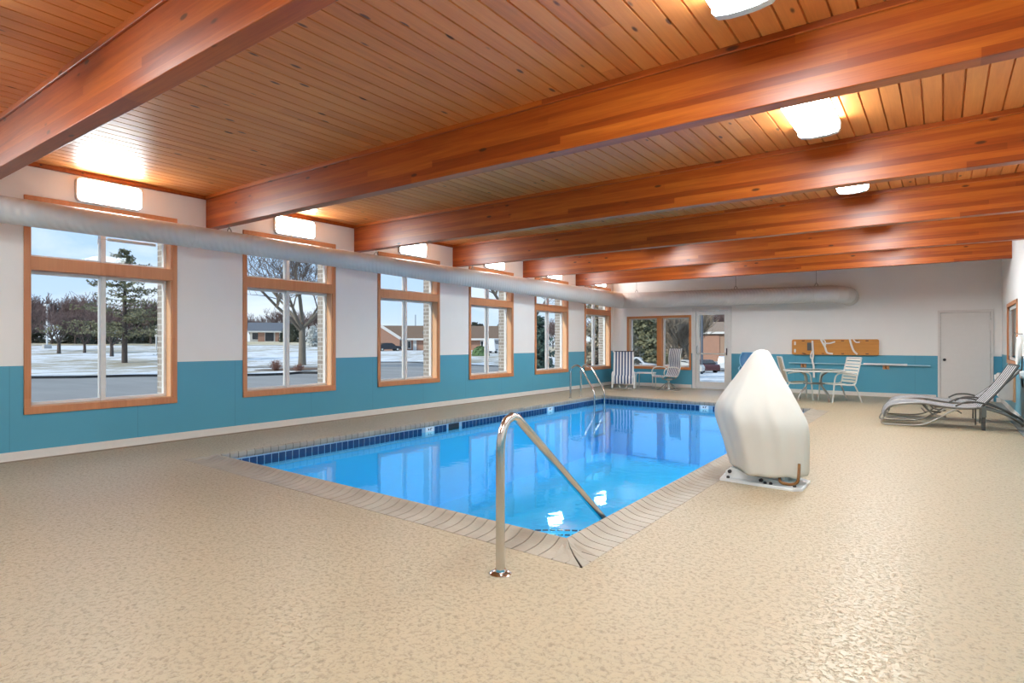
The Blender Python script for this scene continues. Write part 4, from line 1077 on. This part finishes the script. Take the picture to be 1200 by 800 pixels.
# distant row beyond the lawn
base_tree = bare_tree('distant_tree', 'bare brown tree in the far row beyond the snowy lawn', at(10, 92), (31, 7.2, 1.15, .16, .16, 3, (4, 5, 5), 0, .03, .35, 7), (M['barkdark'], M['twigred']), GT)
R = random.Random(5)
for px in list(range(-14, 215, 11))+[262, 274, 286, 292, 300, 312, 328, 345, 357, 371, 384, 396]:
    d = R.uniform(84, 124) if px < 230 else R.uniform(158, 205)
    dup(base_tree, at(px+R.uniform(-4, 4), d), R.uniform(0, 6), None, R.uniform(.75, 1.05) * (1.0 if px < 230 else 1.3))
ever = conifer('distant_evergreen', 'dark evergreen in the far row beyond the lawn', at(84, 96), (33, 6.0, 2.6, .15, .02, .1, .42), (M['barkdark'], M['needledk']), GT, nwh=14, shape=.7)
for px, d, s_ in ((36, 100, 1.0), (112, 92, .95), (160, 98, .9), (180, 96, .95), (203, 100, .85), (340, 118, .62), (347, 114, .66), (335, 124, .55), (378, 120, .6)):
    dup(ever, at(px, d), R.uniform(0, 6), None, s_)
# second window
bare_tree('maple_tree', 'large bare maple outside the second window', at(354, 36.2), (44, 10.0, 1.5, .22, .24, 4, (4, 4, 4, 3), 0, .012, .25, 7), (M['bark'], M['twig']))
shrub('russet_shrub', 'russet twiggy shrub left of the maple trunk', at(323.5, 30.2), .46, .72, M['shrub'], 3)
shrub('russet_shrub', 'small russet shrub at the foot of the maple', at(350, 29.9), .38, .50, M['shrub'], 4)
band(298, 392, lambda p: interp(p, [(298, 30.2), (350, 30.0), (392, 31.5)]), lambda p: interp(p, [(298, 30.6), (330, 32.2), (350, 33.5), (392, 33.2)]), 3, 'mulch_bed', M['mulch'], 'brown mulch bed around the maple and shrubs', .135, 40, 0, 'mulch bed')
conifer('frosted_spruce', 'narrow pale frosted evergreen right of the maple trunk', at(367, 74), (51, 2.5, .55, .06, .02, .05, .22), (M['barkdark'], M['needlepale']), nwh=12, shape=.5)

def gable_house(name, label, loc, rz, W, D, H, RH, wall, roof, door=True, wins=()):
    r = thing(name, label, 'building', loc, rz)
    MB().box(-W/2, W/2, -D/2, D/2, -.6, H).build('walls', wall, r, ang=0)
    e = .5; MB().prism([(-D/2-e, H-.12), (0, H+RH), (D/2+e, H-.12), (D/2+e, H-.32), (-D/2-e, H-.32)], lambda a, b: (-W/2-e, a, b), lambda a, b: (W/2+e, a, b)).build('roof', roof, r, ang=0)
    MB().box(-W/2-e-.02, W/2+e+.02, -D/2-e-.05, -D/2-e+.02, H-.42, H-.10).build('fascia', M['trimw'], r, ang=0)
    for x, z, w, h in wins:
        f = MB().box(x-w/2-.1, x+w/2+.1, -D/2-.08, -D/2+.02, z-.1, z+h+.1).build('window_frame', M['trimw'], r, ang=0)
        MB().box(x-w/2, x+w/2, -D/2-.1, -D/2-.07, z, z+h).build('pane', M['darkglass'], f, ang=0)
    return r
rzv = lambda px: bearing(px)      # front (-y) faces the viewer
def face(px): return bearing(px)
hs = gable_house('house', 'distant pale two storey house with grey roof beyond the lawn', at(317, 138), face(317), 8.6, 7, 2.6, 1.9, M['siding'], M['roofgr'], wins=((-3.2, .6, 1.2, 1.5), (-.2, .2, 1.8, 2.0), (2.6, .6, 1.2, 1.5)))
MB().box(-2.6, -1.2, -3.62, -3.5, -.5, 2.5).build('brick_panel', M['brick_red'], hs, ang=0)
MB().box(1.0, 1.8, -3.62, -3.5, -.5, 2.5).build('brick_panel', M['brick_red'], hs, ang=0)

# church like brick building seen through the third and fourth windows
cp = at(510, 112)
ch = thing('brick_hall', 'long orange brick hall with brown roof seen across the road', 'building', cp, face(510))
S = 112/696
W1, W2 = -66*S, 86*S
MB().box(W1, W2, 0, 12, -.5, 2.35).build('walls', M['brick_red'], ch, ang=0)
MB().prism([(-.7, 2.2), (6, 4.85), (12.7, 2.2), (12.7, 2.0), (-.7, 2.0)], lambda a, b: (W1, a, b), lambda a, b: (W2, a, b)).build('roof', M['roofbr'], ch, ang=0)
MB().box(W1, W2, -.78, -.68, 1.95, 2.3).build('fascia', M['trimw'], ch, ang=0)
gw = MB().prism([(-72*S, -.5), (-40*S, -.5), (-40*S, 2.3), (-62*S, 4.6), (-72*S, 3.6)], lambda a, b: (a, -3, b), lambda a, b: (a, 6, b)).build('gable_wing', M['brick_red'], ch, ang=0)
MB().bar((-63*S, -3.1, 4.75), (-39*S, -3.1, 2.25), .5, .22, (0, 1, 0)).build('verge', M['trimw'], gw, ang=0)
for x0 in (-30, 38, 55):
    f = MB().box((x0-2)*S, (x0+2)*S, -.12, .02, .3, 1.9).build('window_frame', M['trimw'], ch, ang=0); MB().box((x0-1.3)*S, (x0+1.3)*S, -.2, -.11, .5, 1.7).build('pane', M['darkglass'], f, ang=0)
for x0 in (-23.5, 66): MB().box((x0-2)*S, (x0+2)*S, -.14, .02, -.3, 2.0).build('hall_door', M['trimw'], ch, ang=0)
MB().tube([(-24*S, 6, 4.6), (-24*S, 6, 7.0)], .07, 6).build('antenna', M['poled'], ch)
lp2 = thing('street_lamp', 'dark slim lamp post in front of the brick hall', 'lamp post', at(497, 70)); MB().tube([(0, 0, 0), (0, 0, 2.5)], .06, 8).build('pole', M['poled'], lp2); MB().lathe([(.14, 0), (.14, .4), (.08, .5)], n=10).build('base', M['poled'], lp2); MB().lathe([(.08, 2.5), (.16, 2.6), (.16, 2.8), (.05, 2.95)], n=10).build('lamp_head', M['poled'], lp2)
# round bush and trees
R = random.Random(9); bb = thing('round_bush', 'rounded green bush in front of the brick hall', 'bush', at(563, 66))
fo = MB()
for k in range(900):
    d = Vector((R.gauss(0, 1), R.gauss(0, 1), abs(R.gauss(0, 1)))).normalized(); c = Vector((d.x*1.0, d.y*1.0, d.z*1.15))*R.uniform(.75, 1)
    e1 = d.orthogonal().normalized()*.13; e2 = d.cross(e1)*.8
    fo.add([c-e1, c-e2+d*.05, c+e1, c+e2+d*.05], [(0, 1, 2, 3)])
fo.build('foliage', M['bushgreen'], bb, fix=False, ang=0); MB().tube([(0, 0, -.1), (0, 0, .8)], .08, 6).build('stem', M['bark'], bb)
bare_tree('spreading_tree', 'bare tree with long branches reaching past the fourth and fifth windows', at(613, 27), (61, 7.6, 1.45, .16, .28, 4, (4, 4, 4, 3), .1, .010, .2, 7), (M['bark'], M['twig']))
conifer('blue_spruce', 'blue green spruce filling the left of the fifth window', at(630, 33), (63, 2.9, .75, .09, .03, .15, .20), (M['barkdark'], M['needlebl']), nwh=20, shape=.7)
for px, d, s_ in ((655, 120, .8), (662, 135, .75), (648, 140, .9), (671, 128, .8), (679, 110, .8)):
    c = dup(base_tree, at(px, d), px*.7, 'bare tree in the hazy row beyond the tan field', s_); c['group'] = 'trees beyond the tan field'
for px, d, s_ in ((548, 135, .7), (556, 132, .8), (563, 138, .78), (588, 132, .8)):
    c = dup(ever, at(px, d), px*.3, 'dark evergreen tip showing above the brown hall roof', s_*1.2); c['group'] = 'evergreens behind the brick hall'
# trees outside the sixth window and the far window
conifer('brown_conifer', 'shaggy grey green conifer outside the last left window', at(700, 40), (71, 7.0, 1.2, .14, .02, .1, .24), (M['barkdark'], M['needlebr']), nwh=22, shape=.5)
conifer('brown_conifer', 'shaggy conifer behind the corner of the room', at(722, 44), (72, 8.0, 1.7, .15, .02, .1, .26), (M['barkdark'], M['needlebr']), nwh=22, shape=.5)
conifer('drooping_fir', 'dark drooping fir filling the left far window pane', at(749, 70), (73, 8.6, 3.1, .3, .02, .05, .52), (M['barkdark'], M['needle']), droop=.5, nwh=30, shape=.45)
bare_tree('brown_tree', 'dense bare brown tree filling the right far window pane', at(794, 82), (74, 8.6, 1.0, .22, .10, 4, (5, 5, 4, 3), 0, .028, .5, 9), (M['bark'], M['twigtan']))
bare_tree('brown_tree', 'dense bare brown tree behind the right far window pane', at(808, 88), (75, 9.2, 1.0, .25, .10, 4, (5, 5, 4, 3), 0, .032, .5, 8), (M['bark'], M['twigtan']))
conifer('tan_fir', 'tan fir behind the bare trees in the right far window pane', at(780, 100), (76, 9.5, 4.5, .3, .02, .05, .6), (M['barkdark'], M['twigtan']), nwh=24, shape=.5)
bld = at(840, 125)
b2_ = gable_house('brick_building', 'brown brick building with shingle roof seen through the glass door', bld, face(840), 24, 11, 4.6, 1.6, M['brick_brn'], M['rooftan'], wins=((2.4, 1.6, 1.6, 1.7),))
b2_.scale = (1.3, 1.3, 1.3)
MB().box(-2.3, .4, -5.62, -5.45, -.3, 4.0).build('garage_door', M['brick_red'], b2_, ang=0)
MB().box(1.2, 4.5, -5.6, -5.48, .2, 3.2).build('pale_panel', M['siding'], b2_, ang=0)
for px, d, s_ in ((826, 152, 1.6), (837, 200, 2.0), (848, 158, 1.65), (858, 205, 2.2)):
    c = dup(base_tree, at(px, d), px*.9, 'bare tree top rising above the roof in the glass door', s_); c['group'] = 'trees behind the shingle roofed building'
lp3 = thing('lot_lamp', 'dark lamp post with flat head seen at the left of the glass door', 'lamp post', at(822.5, 60)); MB().tube([(0, 0, 0), (0, 0, 6.2)], .13, 8).build('pole', M['poled'], lp3); MB().box(-.2, .7, -.25, .25, 6.1, 6.45).build('lamp_head', M['poled'], lp3)

# cars: x forward
CARP = {'suv': ([(-2.25, .35), (-2.3, .75), (-2.2, 1.0), (-2.05, 1.65), (-1.9, 1.74), (.35, 1.74), (.55, 1.7), (1.15, 1.13), (2.1, 1.02), (2.28, .85), (2.3, .38)], [(-1.95, 1.12), (-1.85, 1.60), (.35, 1.60), (.9, 1.12)]),
        'sedan': ([(-2.25, .35), (-2.3, .7), (-2.15, .95), (-1.55, 1.02), (-.95, 1.42), (-.3, 1.47), (.3, 1.42), (1.0, 1.0), (2.0, .85), (2.28, .65), (2.3, .35)], [(-1.35, 1.04), (-.9, 1.36), (.25, 1.36), (.82, 1.02)]),
        'van': ([(-2.4, .35), (-2.45, .8), (-2.4, 1.9), (-2.2, 2.05), (.9, 2.05), (1.25, 1.9), (1.75, 1.2), (2.35, 1.05), (2.45, .7), (2.45, .35)], [(-2.1, 1.3), (-2.1, 1.85), (.9, 1.85), (1.4, 1.25)]),
        'pickup': ([(-2.7, .5), (-2.72, 1.05), (-.75, 1.08), (-.6, 1.75), (-.4, 1.85), (.65, 1.85), (1.3, 1.2), (2.5, 1.08), (2.68, .9), (2.7, .48)], [(-.45, 1.2), (-.35, 1.72), (.6, 1.72), (1.05, 1.2)])}
def car(name, label, loc, rz, kind, paint):
    body, win = CARP[kind]; r = thing(name, label, 'car', loc, rz)
    hw = .88
    def sec(y, inset_): return [(x, y, z) for x, z in body]
    rings = []
    for y, s_ in ((-hw, 1), (-hw*.97, 1), (hw*.97, 1), (hw, 1)):
        rings.append([(x*(1 if abs(y) < hw*.98 else .985), y*(1 if z < 1.1 else .86), z) for x, z in body])
    MB().loft(rings, True).build('body', paint, r, ang=30)
    for s_ in (-1, 1):
        MB().loft([[(x, s_*(hw*.86+.012+(.10*(1.6-z) if z < 1.6 else 0)*.9), z) for x, z in win], [(x, s_*(hw*.80), z) for x, z in win]], True).build('side_window', M['darkglass'], r, ang=0)
        for x in (-1.4, 1.4):
            w_ = MB(); w_.loft([[(x+q*cos(t_), s_*y, .33+q*sin(t_)) for t_ in [2*pi*j/18 for j in range(18)]] for q, y in ((.30, .62), (.33, .66), (.33, .86), (.29, .90))], True)
            wh = w_.build('wheel', M['rubber'], r)
            h_ = MB(); h_.loft([[(x+q*cos(t_), s_*y, .33+q*sin(t_)) for t_ in [2*pi*j/14 for j in range(14)]] for q, y in ((.19, .88), (.17, .91))], True); h_.build('hub_cap', M['greyf'], wh)
    n_ = len(body); fr = win[-1]; ft = win[-2]
    MB().loft([[(fr[0]+.16, y*.80, fr[1]+.06) for y in (-hw, hw)]+[(ft[0]+.12, y*.76, ft[1]+.06) for y in (hw, -hw)], [(fr[0]+.24, y*.80, fr[1]+.08) for y in (-hw, hw)]+[(ft[0]+.17, y*.76, ft[1]+.09) for y in (hw, -hw)]], True).build('windscreen', M['darkglass'], r, ang=0)
    bk_, bt = win[0], win[1]
    MB().loft([[(bk_[0]-.12, y*.80, bk_[1]+.02) for y in (-hw, hw)]+[(bt[0]-.12, y*.76, bt[1]+.04) for y in (hw, -hw)], [(bk_[0]-.26, y*.80, bk_[1]+.05) for y in (-hw, hw)]+[(bt[0]-.2, y*.76, bt[1]+.08) for y in (hw, -hw)]], True).build('rear_window', M['darkglass'], r, ang=0)
    for s_ in (-1, 1): MB().box(body[-1][0]-.08, body[-1][0]+.02, s_*.62-.15, s_*.62+.15, .66, .80).build('headlamp', M['trimw'], r, bevel=.01)
    return r
car('parked_sedan', 'dark parked sedan in front of the brick hall', at(455, 104), face(455)+.35, 'sedan', M['car_dark'])
car('parked_van', 'pale van with dark windows parked beside the green bush', at(578, 84), face(578)+pi/2-.25, 'van', M['car_whitec'])
car('parked_suv', 'silver vehicle parked beyond the left far window pane', at(744, 62), face(744)-.15, 'suv', M['car_silver'])
car('parked_car', 'pale car at the lower right of the far window', at(797, 60), face(797)+pi-.2, 'sedan', M['car_tan'])
car('parked_car', 'dark red car at the left of the glass door', at(823, 66), face(823)+pi/2+.5, 'sedan', M['car_maroon'])
car('pickup_truck', 'white pickup truck seen through the glass door', at(850, 74), face(850)+pi/2, 'pickup', M['car_whitec'])

# ------------------------------------------------------------------ world, camera, view
w = bpy.data.worlds.new('sky'); bpy.context.scene.world = w; w.use_nodes = True; nt = w.node_tree; nt.nodes.clear()
class WN(NT):
    def __init__(s, tree): s.t = tree; s.out = tree.nodes.new('ShaderNodeOutputWorld')
t = WN(nt); tc = t.n('TexCoord').outputs['Generated']; s = t.sep(tc)
col = t.ramp(s[2], [(0.0, (.66, .76, .86)), (.06, (.52, .68, .90)), (.18, (.42, .62, .90)), (.4, (.36, .57, .90))])
cn = t.noise(t.mapv(tc, (1, 1, 3.2)), 3.2, 6, .55, .3)
cl_ = t.ramp(cn, [(.50, (0, 0, 0)), (.70, (1, 1, 1))])
col = t.mix(t.math('MULTIPLY', t.sep(cl_)[0], .75), col, (.95, .96, .98))
bg = t.n('Background', Color=col, Strength=.78); nt.links.new(bg.outputs[0], t.out.inputs[0])
sun = bpy.data.lights.new('winter_sun', 'SUN'); sun.energy = 2.2; sun.angle = radians(4); sun.color = (1, .93, .82)
so_ = bpy.data.objects.new('winter_sun', sun); C.objects.link(so_)
so_.rotation_euler = Vector((.24, .84, -.50)).to_track_quat('-Z', 'Y').to_euler()

cam = bpy.data.cameras.new('camera'); cam.sensor_width = 36; cam.lens = 36*696/1200; cam.shift_y = 1/1200; cam.clip_end = 900; cam.clip_start = .02
co_ = bpy.data.objects.new('camera', cam); C.objects.link(co_); co_.location = (0, 0, CAMH); co_.rotation_euler = (pi/2, 0, YAW)
sc = bpy.context.scene; sc.camera = co_
vs = sc.view_settings; vs.view_transform = 'Standard'; vs.look = 'None'; vs.gamma = 1; vs.use_curve_mapping = False; vs.exposure = 0.7
cy = sc.cycles; cy.max_bounces = 10; cy.diffuse_bounces = 5; cy.glossy_bounces = 4; cy.transparent_max_bounces = 24; cy.transmission_bounces = 4; cy.sample_clamp_indirect = 6
cy.use_denoising = True
cy.caustics_reflective = False; cy.caustics_refractive = False
